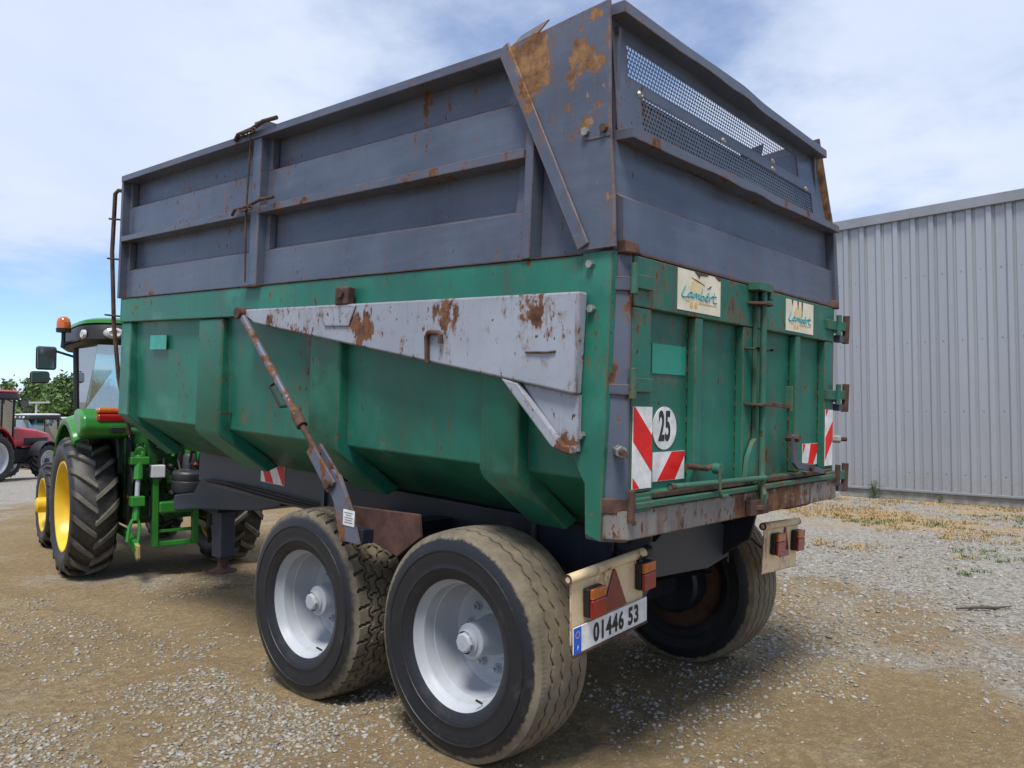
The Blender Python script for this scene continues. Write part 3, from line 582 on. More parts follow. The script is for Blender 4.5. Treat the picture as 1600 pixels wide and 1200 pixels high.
# lower beam and rear extension
MB(G()).prism([(.002, .068), (.062, -.018), (W_ - .062, -.018), (W_ - .002, .068), (W_ - .002, .12), (.002, .12)], 2, .012, .136).build('rear_beam', 'rustgrey', TR, .006)
MB(G()).box(1.13, 1.34, -.055, -.021, .02, .10).build('beam_catch', 'rust', TR, .006)
def E_(off=0): return lambda p: body((p[0], .02 + .085 * p[2] - off + p[1], p[2]))
rb = MB(E_()).add([(.035, 0, 1.232), (2.40, 0, 1.232), (2.41, 0, 1.455), (.035, 0, 1.455), (2.40, .03, 1.475), (.03, .03, 1.475), (2.395, .03, 1.705), (.025, .03, 1.705),
                   (.035, .05, 1.232), (2.40, .05, 1.232), (2.395, .05, 1.705), (.025, .05, 1.705)], [(0, 1, 2, 3), (3, 2, 4, 5), (5, 4, 6, 7), (8, 11, 10, 9), (0, 8, 9, 1), (7, 6, 10, 11), (1, 9, 10, 6, 4, 2), (0, 3, 5, 7, 11, 8)]).build('rear_board', 'grey', TR, .003)
MB(E_()).box(.10, 2.38, -.012, .03, 1.221, 1.2315).build('board_foot_strip', 'rust', TR, .002)
MB(E_()).box(2.41, 2.46, -.02, .12, 1.23, 1.75).build('rear_corner_angle', 'dgrey', TR, .004)
def wavy_rail(name, u0, u1, wl0, wl1, wr0, wr1, depth, mat, amp):
    m = MB(E_()); n = 40; vs = []
    for i in range(n + 1):
        k = i / n; u = u0 + (u1 - u0) * k; dn = amp * (math.exp(-((k - .42) / .05) ** 2) + .7 * math.exp(-((k - .58) / .07) ** 2) - .5 * math.exp(-((k - .3) / .06) ** 2)); dp = depth * (1 + .35 * math.exp(-((k - .45) / .12) ** 2)) if amp else depth
        lo, hi = wl0 + (wr0 - wl0) * k - dn, wl1 + (wr1 - wl1) * k - dn * .3
        vs += [(u, -dp, lo), (u, -dp, hi), (u, .05, hi), (u, .05, lo)]
    fs = [(0, 1, 2, 3), tuple(4 * n + q for q in (3, 2, 1, 0))]
    for i in range(n):
        for q in range(4): fs.append((4 * i + q, 4 * i + (q + 1) % 4, 4 * i + 4 + (q + 1) % 4, 4 * i + 4 + q))
    return m.add(vs, fs).build(name, mat, TR, .004)
wavy_rail('rear_rail', .045, 2.42, 1.703, 1.75, 1.703, 1.748, .055, 'railrust', .012)
wavy_rail('rear_top_rail', .012, 2.26, 2.232, 2.285, 2.15, 2.20, .055, 'gusset', .012)
P1 = [(.144, 2.014), (1.994, 1.984), (1.964, 2.107), (.137, 2.156)]; P2 = [(.254, 1.783), (2.204, 1.776), (2.181, 1.915), (.245, 1.956)]
BL, BR, TRc, TL = (.05, 1.752), (2.42, 1.75), (2.265, 2.16), (.028, 2.24)
pts = [BL, BR, TRc, TL] + P1 + P2
MB(E_()).add([(q[0], .03, q[1]) for q in pts], [(0, 1, 9, 8), (0, 8, 11, 4, 7, 3), (11, 10, 5, 4), (1, 2, 6, 5, 10, 9), (3, 7, 6, 2)]).build('upper_rear_board', 'grey', TR, solid=.004)
def perforated(name, q, nxx, nyy, dep, mat, rr=.34):
    m = MB(E_()); P = lambda s, t: tuple((1 - t) * ((1 - s) * q[0][k] + s * q[1][k]) + t * ((1 - s) * q[3][k] + s * q[2][k]) for k in (0, 1))
    for j in range(nyy):
        sh = .5 if j % 2 else 0
        n_ = nxx - (1 if sh else 0)
        for i in range(n_):
            cs, ct = i + .5 + sh, j + .5; sq = []; ho = []
            for k in range(8):
                a = math.pi / 8 + k * math.pi / 4; ca, sa = math.cos(a), math.sin(a); ho.append((cs + rr * 1.08 * ca, ct + rr * 1.22 * sa))
                mx_ = max(abs(ca), abs(sa)); sq.append((cs + .5 * ca / mx_, ct + .5 * sa / mx_))
            cor = []
            vs = [P(x / nxx, y / nyy) for x, y in sq + ho] + [P((cs + a) / nxx, (ct + b_) / nyy) for a, b_ in ((.5, .5), (-.5, .5), (-.5, -.5), (.5, -.5))]
            fs = [(k, (k + 1) % 8, 8 + (k + 1) % 8, 8 + k) for k in range(8)] + [(0, 16, 1), (2, 17, 3), (4, 18, 5), (6, 19, 7)]
            m.add([(v[0], dep, v[1]) for v in vs], fs)
        if sh:
            for a, b_ in ((0, .5), (nxx - .5, nxx)): m.add([(v[0], dep, v[1]) for v in (P(a / nxx, j / nyy), P(b_ / nxx, j / nyy), P(b_ / nxx, (j + 1) / nyy), P(a / nxx, (j + 1) / nyy))], [(0, 1, 2, 3)])
    return m.build(name, mat, TR, recalc=False)
perforated('perforated_sheet', P1, 78, 7, .031, 'grey'); perforated('perforated_sheet', P2, 76, 8, .031, 'grey')
MB(E_()).prism([(.22, 1.762), (2.23, 1.758), (2.20, 1.935), (.21, 1.975)], 1, .07, .075).build('backing_sheet', plain('dusty_mesh_backing', (.17, .20, .17), .8, 0, .6, 22, .3), TR)
for (u_, w_) in ((.235, 1.96), (1.02, 1.955), (1.62, 1.945), (1.62, 1.99), (2.1, 1.93)): MB(E_()).lathe([(0, 0), (-.01, .012), (.0, .02)], (u_, .026, w_), 1, 8).build('sheet_bolt', 'bolt', TR)

# rear underbody
B().prism([(1.0, -.17), (1.08, -.12), (1.72, -.12), (1.80, -.17), (1.86, -.36), (1.60, -.40), (1.02, -.37), (.92, -.46), (.80, -.46), (.80, -.14)], 1, .50, .53).build('cross_member', 'cframe', TR, .006)
B().box(.70, 1.95, .53, .75, -.12, -.045).build('cross_beam', 'navy', TR, .006)
for a in (.62, 1.78): B().prism([(.28, .015), (.75, .015), (.75, -.36), (.52, -.36), (.33, -.22)], 0, a, a + .025).build('hinge_plate', 'navy', TR, .005); B().tube([(a - .03, .45, -.08), (a + .06, .45, -.08)], .045, 12).build('hinge_boss', 'navy', TR, .005)
B().prism([(.20, .012), (.42, .012), (.40, -.06), (.26, -.045)], 0, 1.25, 1.62).build('tow_jaw', 'rust', TR, .01)
B().prism([(.12, .012), (.40, .012), (.34, -.07), (.22, -.05)], 0, 2.06, 2.36).build('under_bracket', 'rust', TR, .008)
B().box(.80, W_ - .80, .55, 4.9, -.044, -.030).build('floor_frame', 'navy', TR)
for v_ in (2.9, 4.2): B().box(.80, W_ - .80, v_, v_ + .10, -.32, -.07).build('cross_beam', 'navy', TR, .005)
# drawbar, ring, canister, jack
B().prism([(4.2, -.37), (5.04, -.335), (5.04, -.08), (5.3, -.08), (5.55, -.35), (5.75, -.55), (6.15, -.62), (6.15, -.78), (5.68, -.70), (4.6, -.57), (4.2, -.48)], 0, 1.02, 1.45).build('drawbar', 'cframe', TR, .015)
B().prism([(6.15, -.64), (6.5, -.72), (6.62, -.75), (6.62, -.84), (6.5, -.86), (6.15, -.77)], 0, 1.13, 1.34).build('drawbar_nose', 'rust', TR, .02)
ring = [(1.235 + .085 * math.cos(a), 6.68 + .085 * math.sin(a), -.80) for a in [2 * math.pi * k / 20 for k in range(21)]]
B().tube(ring, .028, 8, cap=False).build('hitch_ring', 'rust', TR, smooth=True)
B().lathe([(-.62, 0), (-.62, .15), (-.59, .165), (-.50, .165), (-.495, .158), (-.485, .165), (-.42, .165), (-.40, .15), (-.38, .07), (-.24, .065), (-.22, .05), (-.22, 0)], (1.235, 6.28, 0), 2, 28).build('suspension_canister', 'charcoal', TR, .004)
for k in range(3): B().tube([(1.1 + .1 * k, 6.2, -.3), (1.08 + .1 * k, 6.1, -.1), (1.1 + .06 * k, 5.9, -.02 + .03 * k), (1.1 + .05 * k, 5.5, -.10)], .014, 8).build('hose', 'black', TR, smooth=True)
B().tube([(1.18, 6.35, -.42), (1.2, 6.5, -.25), (1.25, 6.75, -.2), (1.3, 7.0, -.28)], .013, 8).build('hose', 'black', TR, smooth=True)
jk = MB().box(1.13, 1.28, 5.42, 5.60, .30, .98).build('jack_leg', 'cframe', TR, .012)
MB().tube([(1.205, 5.51, .18), (1.205, 5.51, .34)], .05, 14).build('jack_ram', 'rust', jk, smooth=True)
MB().lathe([(.0, 0), (.0, .13), (.012, .135), (.03, .07), (.05, .055), (.05, 0)], (1.205, 5.51, .155), 2, 24).build('jack_foot', 'rust', jk, .004)
MB().prism([(5.36, .74), (5.66, .74), (5.70, 1.0), (5.3, 1.0)], 0, 1.06, 1.40).build('jack_bracket', 'navy', jk, .008)
# axles and springs
for y_ in (1.03, 2.34):
    MB().box(.35, W_ - .35, y_ - .055, y_ + .055, .49, .60).build('axle', 'navy', TR, .008)
    for x_ in (.68, W_ - .68):
        MB().prism([(y_ - .45, .70), (y_ + .45, .70), (y_ + .12, .62), (y_ - .12, .62)], 0, x_ - .05, x_ + .05).build('leaf_spring', 'navy', TR, .006)
    MB().lathe([(.325, 0), (.325, .20), (.44, .20), (.46, .18), (.46, 0)], (0, y_, .54), 0, 32).build('brake_drum', 'navy', TR); MB().lathe([(W_ - .325, 0), (W_ - .325, .20), (W_ - .44, .20), (W_ - .46, .18), (W_ - .46, 0)], (0, y_, .54), 0, 32).build('brake_drum', 'navy', TR)
for x_ in (.66, W_ - .66): MB().prism([(.75, .83), (2.75, .93), (2.75, .80), (1.95, .62), (1.4, .60), (.75, .74)], 0, x_ - .04, x_ + .04).build('bogie_beam', 'navy', TR, .01)

# ------------------------------------------------------------------ trailer wheels
def tyre_grid(prof_side, half, depth_fn, nth, ncol, rc, crown, inner_r):
    """side profile up to the tread edge, tread as a dense grid with real grooves"""
    xs = [p[0] for p in prof_side]; rs = [p[1] for p in prof_side]
    tx = np.linspace(-half, half, ncol)
    prof = [(-x, r) for x, r in prof_side] + [(float(x), None) for x in tx[1:-1]] + [(x, r) for x, r in prof_side[::-1]]
    th = np.linspace(0, 2 * np.pi, nth, endpoint=False)
    X = np.zeros((nth, len(prof))); Rr = np.zeros_like(X)
    for j, (x, r) in enumerate(prof):
        X[:, j] = x
        if r is not None: Rr[:, j] = r
        else: Rr[:, j] = rc - crown * (x / half) ** 2 - depth_fn(x, th)
    return X, Rr, th
def build_tyre(name, X, Rr, th, zc, mat, parent, flat=True):
    n, m = X.shape; Y = Rr * np.cos(th)[:, None]; Zv = Rr * np.sin(th)[:, None]
    if flat:
        lo = -zc; d = np.clip((lo + .05 - Zv) / .10, 0, 1); X = X * (1 + .06 * d); Zv = np.maximum(Zv, lo + .002)
    vs = np.stack([X, Y, Zv], -1).reshape(-1, 3)
    i = np.arange(n)[:, None]; j = np.arange(m - 1)[None, :]; i2 = (i + 1) % n
    fs = np.stack([i * m + j, i * m + j + 1, i2 * m + j + 1, i2 * m + j], -1).reshape(-1, 4)
    me = bpy.data.meshes.new(name); me.from_pydata(vs.tolist(), [], fs.tolist()); me.materials.append(M[mat])
    me.polygons.foreach_set('use_smooth', [True] * len(me.polygons)); me.set_sharp_from_angle(angle=R(38))
    o = bpy.data.objects.new(name, me); col.objects.link(o); o.parent = parent; return o
SIDEP = [(.165, .318), (.176, .335), (.190, .37), (.1905, .374), (.1945, .376), (.1945, .381), (.1935, .384), (.198, .41), (.1995, .447), (.2000, .458), (.2035, .460), (.2035, .466), (.1975, .468), (.194, .485), (.187, .51), (.178, .530), (.168, .543)]
def rib_depth(x, th):
    d = np.zeros_like(th)
    for g_ in (-.105, -.037, .037, .105):
        zz_ = g_ + .0075 * (2 * np.abs(((th * 44 / (2 * np.pi)) % 1) * 2 - 1) - 1); d = np.maximum(d, np.where(np.abs(x - zz_) < .0042, .034, 0))
    if abs(x) > .14: d = d + .0015 * (np.sin(th * 150) > .6)
    return d
def block_depth(x, th):
    d = np.zeros_like(th); ph = th * 36 / (2 * np.pi)
    for g_, s_ in ((-.092, 1), (-.03, -1), (.03, 1), (.092, -1)):
        zz_ = g_ + .010 * s_ * np.clip(2 * np.sin(2 * np.pi * ph), -1, 1); d = np.maximum(d, np.where(np.abs(x - zz_) < .0078, .026, 0))
    band = int(np.digitize(x, [-.092, -.03, .03, .092])); off = (0, .45, .1, .55, .0)[band]; wd = .11 if band in (0, 4) else .09
    sl = ph + off + x * 2.2
    d = np.maximum(d, np.where((sl % 1) < wd * (1.6 if band in (0, 4) else 1), .026, 0)); return d
def make_wheel(x, y, out, front):
    """out=-1: outer face towards -x.  mesh axis x, outer face at -x"""
    zc = .545
    k = 'f' if front else 'r'
    rim = MB()
    L = -.15                                              # lip plane in wheel coordinates
    rim.lathe([(L - .002, .334), (L - .012, .330), (L - .014, .322), (L - .004, .316), (L + .012, .310), (L + .030, .300), (L + .038, .292), (L + .10, .287), (L + .104, .281), (L + .215, .278), (L + .23, .268), (L + .25, .262), (L + .255, .248), (L + .267, .235), (L + .267, .10), (L + .267, .02),
               ], (0, 0, 0), 0, 72)
    o = rim.build('wheel', 'silver', TR, smooth=True); o.parent = TR
    MB().lathe([(L + .274, .02), (L + .274, .235), (L + .27, .274), (.125, .292), (.135, .305), (.15, .330), (.145, .334)], (0, 0, 0), 0, 72).build('inner_rim', 'brown', o, smooth=True)
    o.location = Vector((x, y, zc)) - TR.location
    if out > 0: o.rotation_euler = (0, 0, math.pi)
    return o, zc
tmesh = {}
for (y_, front) in ((1.03, False), (2.34, True)):
    for out, x_ in ((-1, .172), (1, W_ - .172)):
        w_, zc = make_wheel(x_, y_, out, front)
        if front not in tmesh:
            X, Rr, th = tyre_grid(SIDEP, .168, block_depth if front else rib_depth, 504 if front else 528, 92 if front else 150, .562, .012, .32)
            t_ = build_tyre('tyre', X, Rr, th, zc, 'tyre_front' if front else 'tyre_rear', w_); tmesh[front] = t_.data
        else:
            t_ = bpy.data.objects.new('tyre', tmesh[front]); col.objects.link(t_); t_.parent = w_
        L = -.15
        MB().lathe([(L + .267, .128), (L + .255, .125), (L + .252, .105), (L + .24, .102), (L + .18, .092), (L + .085, .088), (L + .08, .082), (L + .077, .066), (L + .063, .064), (L + .061, .058), (L + .045, .056)], (0, 0, 0), 0, 40).build('hub', 'silver', w_, smooth=True)
        cp = MB(); cp.lathe([(L + .062, .054), (L + .036, .052), (L + .028, .044), (L + .026, .0)], (0, 0, 0), 0, 8); cp.build('hub_cap', 'silver', w_, .004)
        for k in range(10):
            a = 2 * math.pi * (k + .3) / 10; c = (L + .267, .172 * math.cos(a), .172 * math.sin(a)); n_ = MB()
            n_.lathe([(0, .027), (-.006, .027), (-.006, .021), (-.026, .020), (-.026, .011), (-.046, .011), (-.046, 0)], c, 0, 6); n_.build('lug_nut', 'silver', w_)
        MB().tube([(L + .02, .295 * math.cos(4.2), .295 * math.sin(4.2)), (L - .01, .27 * math.cos(4.2), .27 * math.sin(4.2))], .006, 6).build('valve', 'brown', w_)

# ------------------------------------------------------------------ light boards
def light_board(cx, cw, roll, plate, label):
    def X_(p):                                            # p = (across, depth (towards front +), up)
        ca, sa = math.cos(roll), math.sin(roll); return body((cx + p[0] * ca - p[2] * sa, .30 + p[1], cw + p[0] * sa + p[2] * ca))
    hw = .285 if plate else .255
    b_ = MB(X_).box(-hw, hw, 0, .006, -.17, .105).build('light_board', 'cream', TR, .002); tag(b_, label)
    MB(X_).tube([(-hw - .01, .006, .122), (hw + .01, .006, .122)], .024, 12).build('board_tube', 'cream', b_, smooth=True)
    MB(X_).lathe([(-hw - .012, .0235), (-hw - .014, .0235), (-hw - .012, .014), (-hw + .02, .014)], (0, .006, .122), 0, 12).build('tube_end', 'rust', b_)
    lamps = ((-.145, .0), (.265, .025)) if plate else ((-.11, .01), (.20, .01))
    for (lx, lz) in lamps:
        h_ = MB(X_).box(lx - .056, lx + .056, -.036, -.001, lz - .066, lz + .066).build('tail_lamp', 'black', b_, .010)
        MB(X_).box(lx - .052, lx + .056, -.054, -.0365, lz - .068, lz + .016).build('red_lens', 'redlens', h_, .007, seg=2)
        MB(X_).box(lx - .052, lx + .056, -.054, -.0365, lz + .0165, lz + .066).build('orange_lens', 'orangelens', h_, .007, seg=2)
    tx = .035 if plate else .045; kx = 1 if plate else .72
    MB(X_).prism([(tx - .098 * kx, -.084), (tx + .098 * kx, -.084), (tx + .006, .10), (tx - .006, .10)], 1, -.012, -.001).build('triangle_reflector', 'reflector', b_, .004)
    if plate:
        pl = MB(X_).box(-.290, .290, -.020, -.014, -.205, -.088).build('number_plate', 'white', b_, .002)
        MB(X_).box(-.289, -.236, -.0215, -.0202, -.204, -.089).build('blue_band', 'blue', pl)
        put_text('01446 53', .112, .76, .0042, (.035, -.150), 0, -.0216, pl, 'ink', X_)
        put_text('F', .026, 1, .0006, (-.262, -.180), 0, -.0226, pl, 'white', X_)
        for k in range(12):
            a = 2 * math.pi * k / 12; MB(X_).prism([(-.262 + .014 * math.cos(a) + .0025 * math.cos(q), -.122 + .014 * math.sin(a) + .0025 * math.sin(q)) for q in [1.2566 * j for j in range(5)]], 1, -.0224, -.0216).build('star', 'gold', pl)
        MB(X_).box(-.292, .292, -.024, -.008, -.216, -.206).build('plate_edge', 'rust', pl, .002)
light_board(.285, -.285, R(4.2), True, 'cream left light board with number plate')
light_board(2.165, -.285, R(-2), False, 'cream right light board without number plate')
for pts_ in ([(.14, .31, -.25), (.2, .36, -.30), (.4, .40, -.22), (.62, .5, -.16)], [(.54, .31, -.24), (.60, .36, -.28), (.66, .46, -.20), (.70, .6, -.12)], [(2.06, .31, -.25), (2.0, .36, -.30), (1.9, .42, -.20), (1.80, .55, -.14)]):
    B().tube(pts_, .006, 6).build('lamp_cable', 'black', TR, smooth=True)
for k in range(3): B().tube([(.705 - .012 * k, v_, -.33 + .012 * math.sin(v_ * 3 + k) + .02 * k) for v_ in [.7 + .22 * q for q in range(20)]], .008, 6).build('brake_hose', 'black', TR, smooth=True)
for y_ in (1.03, 2.34):
    for q in range(4): MB().tube([(.63, y_ - .42 + .05 * q, .715 - .012 * q), (.63, y_, .675 - .012 * q), (.63, y_ + .42 - .05 * q, .715 - .012 * q)], .006, 6).build('spring_leaf', 'cframe', TR)
    B().tube([(.42, y_, -.50), (.5, y_ + .1, -.42), (.62, y_ + .25, -.34)], .011, 8).build('brake_hose', 'black', TR, smooth=True)
B().tube([(.50, .31, -.155), (.64, .32, -.14)], .03, 12).build('board_clamp', 'black', TR, .004)
#@@REST
# ------------------------------------------------------------------ tractors
def lug_tyre(name, rad, wid, rim_r, nl, mat, parent, lug_h, flatz=None):
    """ag tyre: carcass lathe plus angled lugs, axis x"""
    h = wid / 2; m = MB(); rc = rad - lug_h
    m.lathe([(-h * .80, rim_r), (-h * .95, rim_r + (rc - rim_r) * .3), (-h, rim_r + (rc - rim_r) * .6), (-h * .93, rc - .035), (-h * .80, rc - .012), (0, rc), (h * .80, rc - .012), (h * .93, rc - .035), (h, rim_r + (rc - rim_r) * .6), (h * .95, rim_r + (rc - rim_r) * .3), (h * .80, rim_r)], (0, 0, 0), 0, 64)
    for k in range(nl):
        for s in (-1, 1):
            a0 = 2 * math.pi * (k + (.5 if s > 0 else 0)) / nl; st = []
            for i in range(6):
                t = i / 5; x = s * (-.03 * h + t * h * 1.0); a = a0 - t * (.95 * wid / rad) * .44 - .05 * t * t; lw = (.040 + .026 * t) * (rad / .76)
                top = rad - .03 * t * t * (rad / .76) - (.03 if i == 5 else 0); st.append((x, a, lw, top, (rc - .02) if i < 5 else rc - .09))
            vs = []
            for (x, a, lw, top, bot) in st:
                for (dl, rr) in ((-.62, bot), (-.42, top), (.42, top), (.62, bot)):
                    an = a + dl * lw / rad * 1.3; vs.append((x, rr * math.cos(an), rr * math.sin(an)))
            fs = [(0, 1, 2, 3), (20 + 3, 20 + 2, 20 + 1, 20)]
            for i in range(5):
                for q in range(3): fs.append((4 * i + q, 4 * i + 4 + q, 4 * i + 5 + q, 4 * i + 1 + q))
            m.add(vs, fs)
    if flatz: m.v = [(p[0], p[1], max(p[2], -flatz + .002)) for p in m.v]
    return m.build(name, mat, parent, smooth=True)
def ag_wheel(root, x, y, rad, wid, rim_r, nl, out, rimmat, tyremat, lug_h, dish=.10, bolts=8, hubout=.0, steer=0):
    L = -wid / 2 * .82; m = MB()
    m.lathe([(L, rim_r + .012), (L - .014, rim_r + .008), (L - .012, rim_r - .01), (L + .04, rim_r - .045), (L + dish, rim_r - .06), (L + dish + .03, rim_r - .10), (L + dish + .02, rim_r * .45), (L + dish - .03, rim_r * .36), (L + dish - .03, .02), (L + dish - .01, .02), (L + dish + .05, rim_r - .10), (-L, rim_r - .03), (-L, rim_r + .012)], (0, 0, 0), 0, 48)
    w = m.build('wheel', rimmat, root, smooth=True); w.location = (x, y, rad - .012)
    w.rotation_euler = (0, 0, (math.pi if out > 0 else 0) + steer)
    lug_tyre('tyre', rad, wid, rim_r, nl, tyremat, w, lug_h, rad - .012)
    h_ = MB(); h_.lathe([(L + dish - .03, .10), (L + dish - .07 - hubout, .095), (L + dish - .085 - hubout, .07), (L + dish - .085 - hubout, 0)], (0, 0, 0), 0, 20); h_.build('hub', rimmat if hubout else 'charcoal', w, .004)
    for k in range(bolts):
        a = 2 * math.pi * k / bolts; b_ = MB(); b_.lathe([(0, .016), (-.02, .016), (-.02, 0)], (L + dish - .03, .15 * math.cos(a), .15 * math.sin(a)), 0, 6); b_.build('lug_nut', 'bolt', w)
    return w
def tractor(name, loc, heading, label, paintm, rimm, roofm, frontrim=None, detail=False, scale=1.0, exhaust=True, hood2=None):
    t = empty(name, loc, label, 'tractor', 'tractors parked in the yard' if not detail else None, heading); t.scale = (scale,) * 3
    rim2 = frontrim or rimm
    ag_wheel(t, -.745, 0, .735, .44, .46, 18, -1, rimm, 'tyre_tractor', .045, .16); ag_wheel(t, .745, 0, .735, .44, .46, 18, 1, rimm, 'tyre_tractor', .045, .16)
    ag_wheel(t, -.66, 2.28, .545, .32, .33, 18, -1, rim2, 'tyre_small', .036, .10, hubout=.10 if detail else 0); ag_wheel(t, .66, 2.28, .545, .32, .33, 18, 1, rim2, 'tyre_small', .036, .10, hubout=.10 if detail else 0)
    # chassis
    MB().prism([(-.35, .62), (-.35, 1.0), (.6, 1.05), (1.2, .95), (2.9, .95), (2.9, .62), (1.2, .5), (.3, .45)], 0, -.21, .21).build('transmission', 'jddark' if detail else 'charcoal', t, .03)
    MB().tube([(-.75, 0, .72), (.75, 0, .72)], .13, 16).build('rear_axle', 'jddark' if detail else 'charcoal', t, smooth=True)
    MB().tube([(-.62, 2.28, .53), (.62, 2.28, .53)], .09, 12).build('front_axle', 'jddark' if detail else 'charcoal', t, smooth=True)
    MB().box(-.75, -.42, .72, 1.5, .45, .95).build('fuel_tank', 'charcoal', t, .05, seg=3)
    # hood
    def hood_xf(p): return p
    m = MB(); secs = [(1.15, .36, 1.02, 1.62), (1.7, .37, 1.0, 1.60), (2.4, .36, .98, 1.52), (2.95, .33, .95, 1.40), (3.12, .24, .98, 1.26)]; vs = []
    for (y, w, z0, z1) in secs:
        vs += [(-w, y, z0), (-w, y, z0 + (z1 - z0) * .62), (-w * .86, y, z0 + (z1 - z0) * .88), (-w * .5, y, z1), (w * .5, y, z1), (w * .86, y, z0 + (z1 - z0) * .88), (w, y, z0 + (z1 - z0) * .62), (w, y, z0)]
    n = 8; fs = [tuple(range(8)), tuple(8 * 4 + k for k in range(7, -1, -1))]
    for i in range(4):
        for k in range(8): fs.append((8 * i + k, 8 * i + (k + 1) % 8, 8 * i + 8 + (k + 1) % 8, 8 * i + 8 + k))
    hd = m.add(vs, fs).build('hood', paintm, t, .03, seg=3)
    for s in (-1, 1):
        MB().box(s * .375 - .012, s * .375 + .012, 1.75, 2.75, 1.06, 1.26).build('side_grille', 'black', hd, .01)
        if hood2: MB().prism([(1.3, 1.38), (2.7, 1.28), (2.75, 1.32), (1.3, 1.46)], 0, s * .372 - .012, s * .372 + .012).build('hood_stripe', hood2, hd, .003)
    if exhaust: MB().tube([(.40, 1.15, 1.2), (.42, 1.12, 2.2), (.42, 1.12, 2.35), (.42, 1.05, 2.44)], .05, 12, rads=[.085, .085, .055, .05]).build('exhaust_stack', 'charcoal', t, smooth=True)
    # cab: floor, pillars, glass, roof
    zb, zt = 1.18, 2.44
    MB().prism([(-.42, 1.05), (-.42, 1.5), (-.36, 1.62), (.95, 1.62) if False else (.2, 1.3), (1.1, 1.2), (1.1, .95), (.3, .95)], 0, -.52, .52).build('cab_floor', 'black', t, .03)
    def lerp(a, b, k): return tuple(a[i] + (b[i] - a[i]) * k for i in range(3))
    post = {}
    for s in (-1, 1):
        A0, A1 = (s * .50, 1.12, 1.15), (s * .62, 1.0, 2.40); B0, B1 = (s * .74, .38, 1.1), (s * .78, .36, 2.42); C0, C1 = (s * .80, -.30, 1.72), (s * .70, -.36, 2.42); D0, D1 = (s * .40, -.50, 1.62), (s * .40, -.48, 2.42)
        post[s] = (A0, A1, B0, B1, C0, C1, D0, D1)
        for a, b, r in ((A0, A1, .035), (B0, B1, .03)): MB().tube([a, lerp(a, b, .5), b], r, 8).build('cab_pillar', 'black', t, smooth=True)
        for q, w in (((A0, B0, B1, A1), 'door_glass'), ((B0, C0, C1, B1), 'side_glass'), ((C0, D0, D1, C1), 'corner_glass')): MB().add(q, [(0, 1, 2, 3)]).build(w, 'glass', t, recalc=False, solid=.006)
        MB().tube([lerp(C0, C1, .0), lerp(B0, B1, .35), (s * .7, .9, 1.2)], .025, 8).build('cab_frame', 'black', t, smooth=True)
    a, b = post[-1], post[1]
    MB().add([a[6], b[6], b[7], a[7]], [(0, 1, 2, 3)]).build('rear_glass', 'glass', t, recalc=False, solid=.006)
    MB().add([a[0], b[0], b[1], a[1]], [(0, 1, 2, 3)]).build('windscreen', 'glass', t, recalc=False, solid=.006)
    MB().box(-.26, .26, -.1, .32, 1.3, 1.75).build('seat', 'black', t, .06, seg=3); MB().prism([(-.1, 1.7), (.05, 1.7), (-.02, 2.2), (-.14, 2.2)], 0, -.24, .24).build('seat_back', 'black', t, .05, seg=3)
    st = [(.19 * math.cos(q), .62 + .10 * math.sin(q), 1.86 + .14 * math.sin(q)) for q in [2 * math.pi * k / 20 for k in range(21)]]
    MB().tube(st, .018, 6, cap=False).build('steering_wheel', 'black', t, smooth=True); MB().tube([(0, .62, 1.86), (0, .8, 1.3)], .03, 8).build('steering_column', 'black', t)
    # roof: rounded slab with dark underside visor
    def slab(y0, y1, hw, z0, z1, r, k0=.92):
        n = 36; vs = []; sec = [(z0, .93), (z0 + (z1 - z0) * .25, 1.0), (z0 + (z1 - z0) * .7, .99), (z1, k0), (z1 + .02, .6)]
        cy, hy = (y0 + y1) / 2, (y1 - y0) / 2
        for (z, k) in sec:
            for i in range(n):
                q = 2 * math.pi * i / n; c_, s_ = math.cos(q), math.sin(q); vs.append((hw * k * math.copysign(abs(c_) ** r, c_), cy + hy * k * math.copysign(abs(s_) ** r, s_), z))
        fs = [tuple(range(n))[::-1], tuple(4 * n + i for i in range(n))] + [(j * n + i, j * n + (i + 1) % n, (j + 1) * n + (i + 1) % n, (j + 1) * n + i) for j in range(4) for i in range(n)]
        return MB().add(vs, fs)
    rf = slab(-.52, 1.18, .84, 2.60, 2.68, .4).build('cab_roof', roofm, t, smooth=True)
    slab(-.56, 1.2, .875, 2.40, 2.598, .42, .97).build('roof_visor', 'black', rf, smooth=True)
    for (x, y, w) in ((-.58, -.53, .095), (-.28, -.57, .07), (.58, -.53, .095), (.28, -.57, .07)):
        c = MB(); n = 18; c.lathe([(0, 0), (-.02, .6), (.0, 1.0), (.04, 1.05)], (0, 0, 0), 1, n); c.v = [(x + p[0] * w, y + p[1], 2.51 + p[2] * w * .62) for p in c.v]; c.build('work_lamp', 'clearlens', rf, smooth=True)
    c = MB(); c.lathe([(0, 0), (-.01, .6), (0, 1), (.03, 1.05)], (0, 0, 0), 0, 18); c.v = [(-.84 + p[0], -.30 + p[1] * .075, 2.50 + p[2] * .05) for p in c.v]; c.build('work_lamp', 'clearlens', rf, smooth=True)
    # fenders: arched shell above each rear wheel
    for s in (-1, 1):
        m = MB(); n = 15; vs = []
        x0, x1 = s * .44, s * .93
        for i in range(n):
            q = R(50 + 110 * i / (n - 1)); yy, zz_ = math.cos(q) * .80, .72 + math.sin(q) * .86 + .10 * math.sin(q)
            yy = -yy if False else yy
            for (x, dz) in ((x0, 0), (s * .84, 0), (x1, -.035), (x1 + s * .01, -.10)): vs.append((x, -yy + .02 if False else yy * -1 + .0, zz_ + dz))
        fs = [(4 * i + k, 4 * i + k + 1, 4 * i + 5 + k, 4 * i + 4 + k) for i in range(n - 1) for k in range(3)]
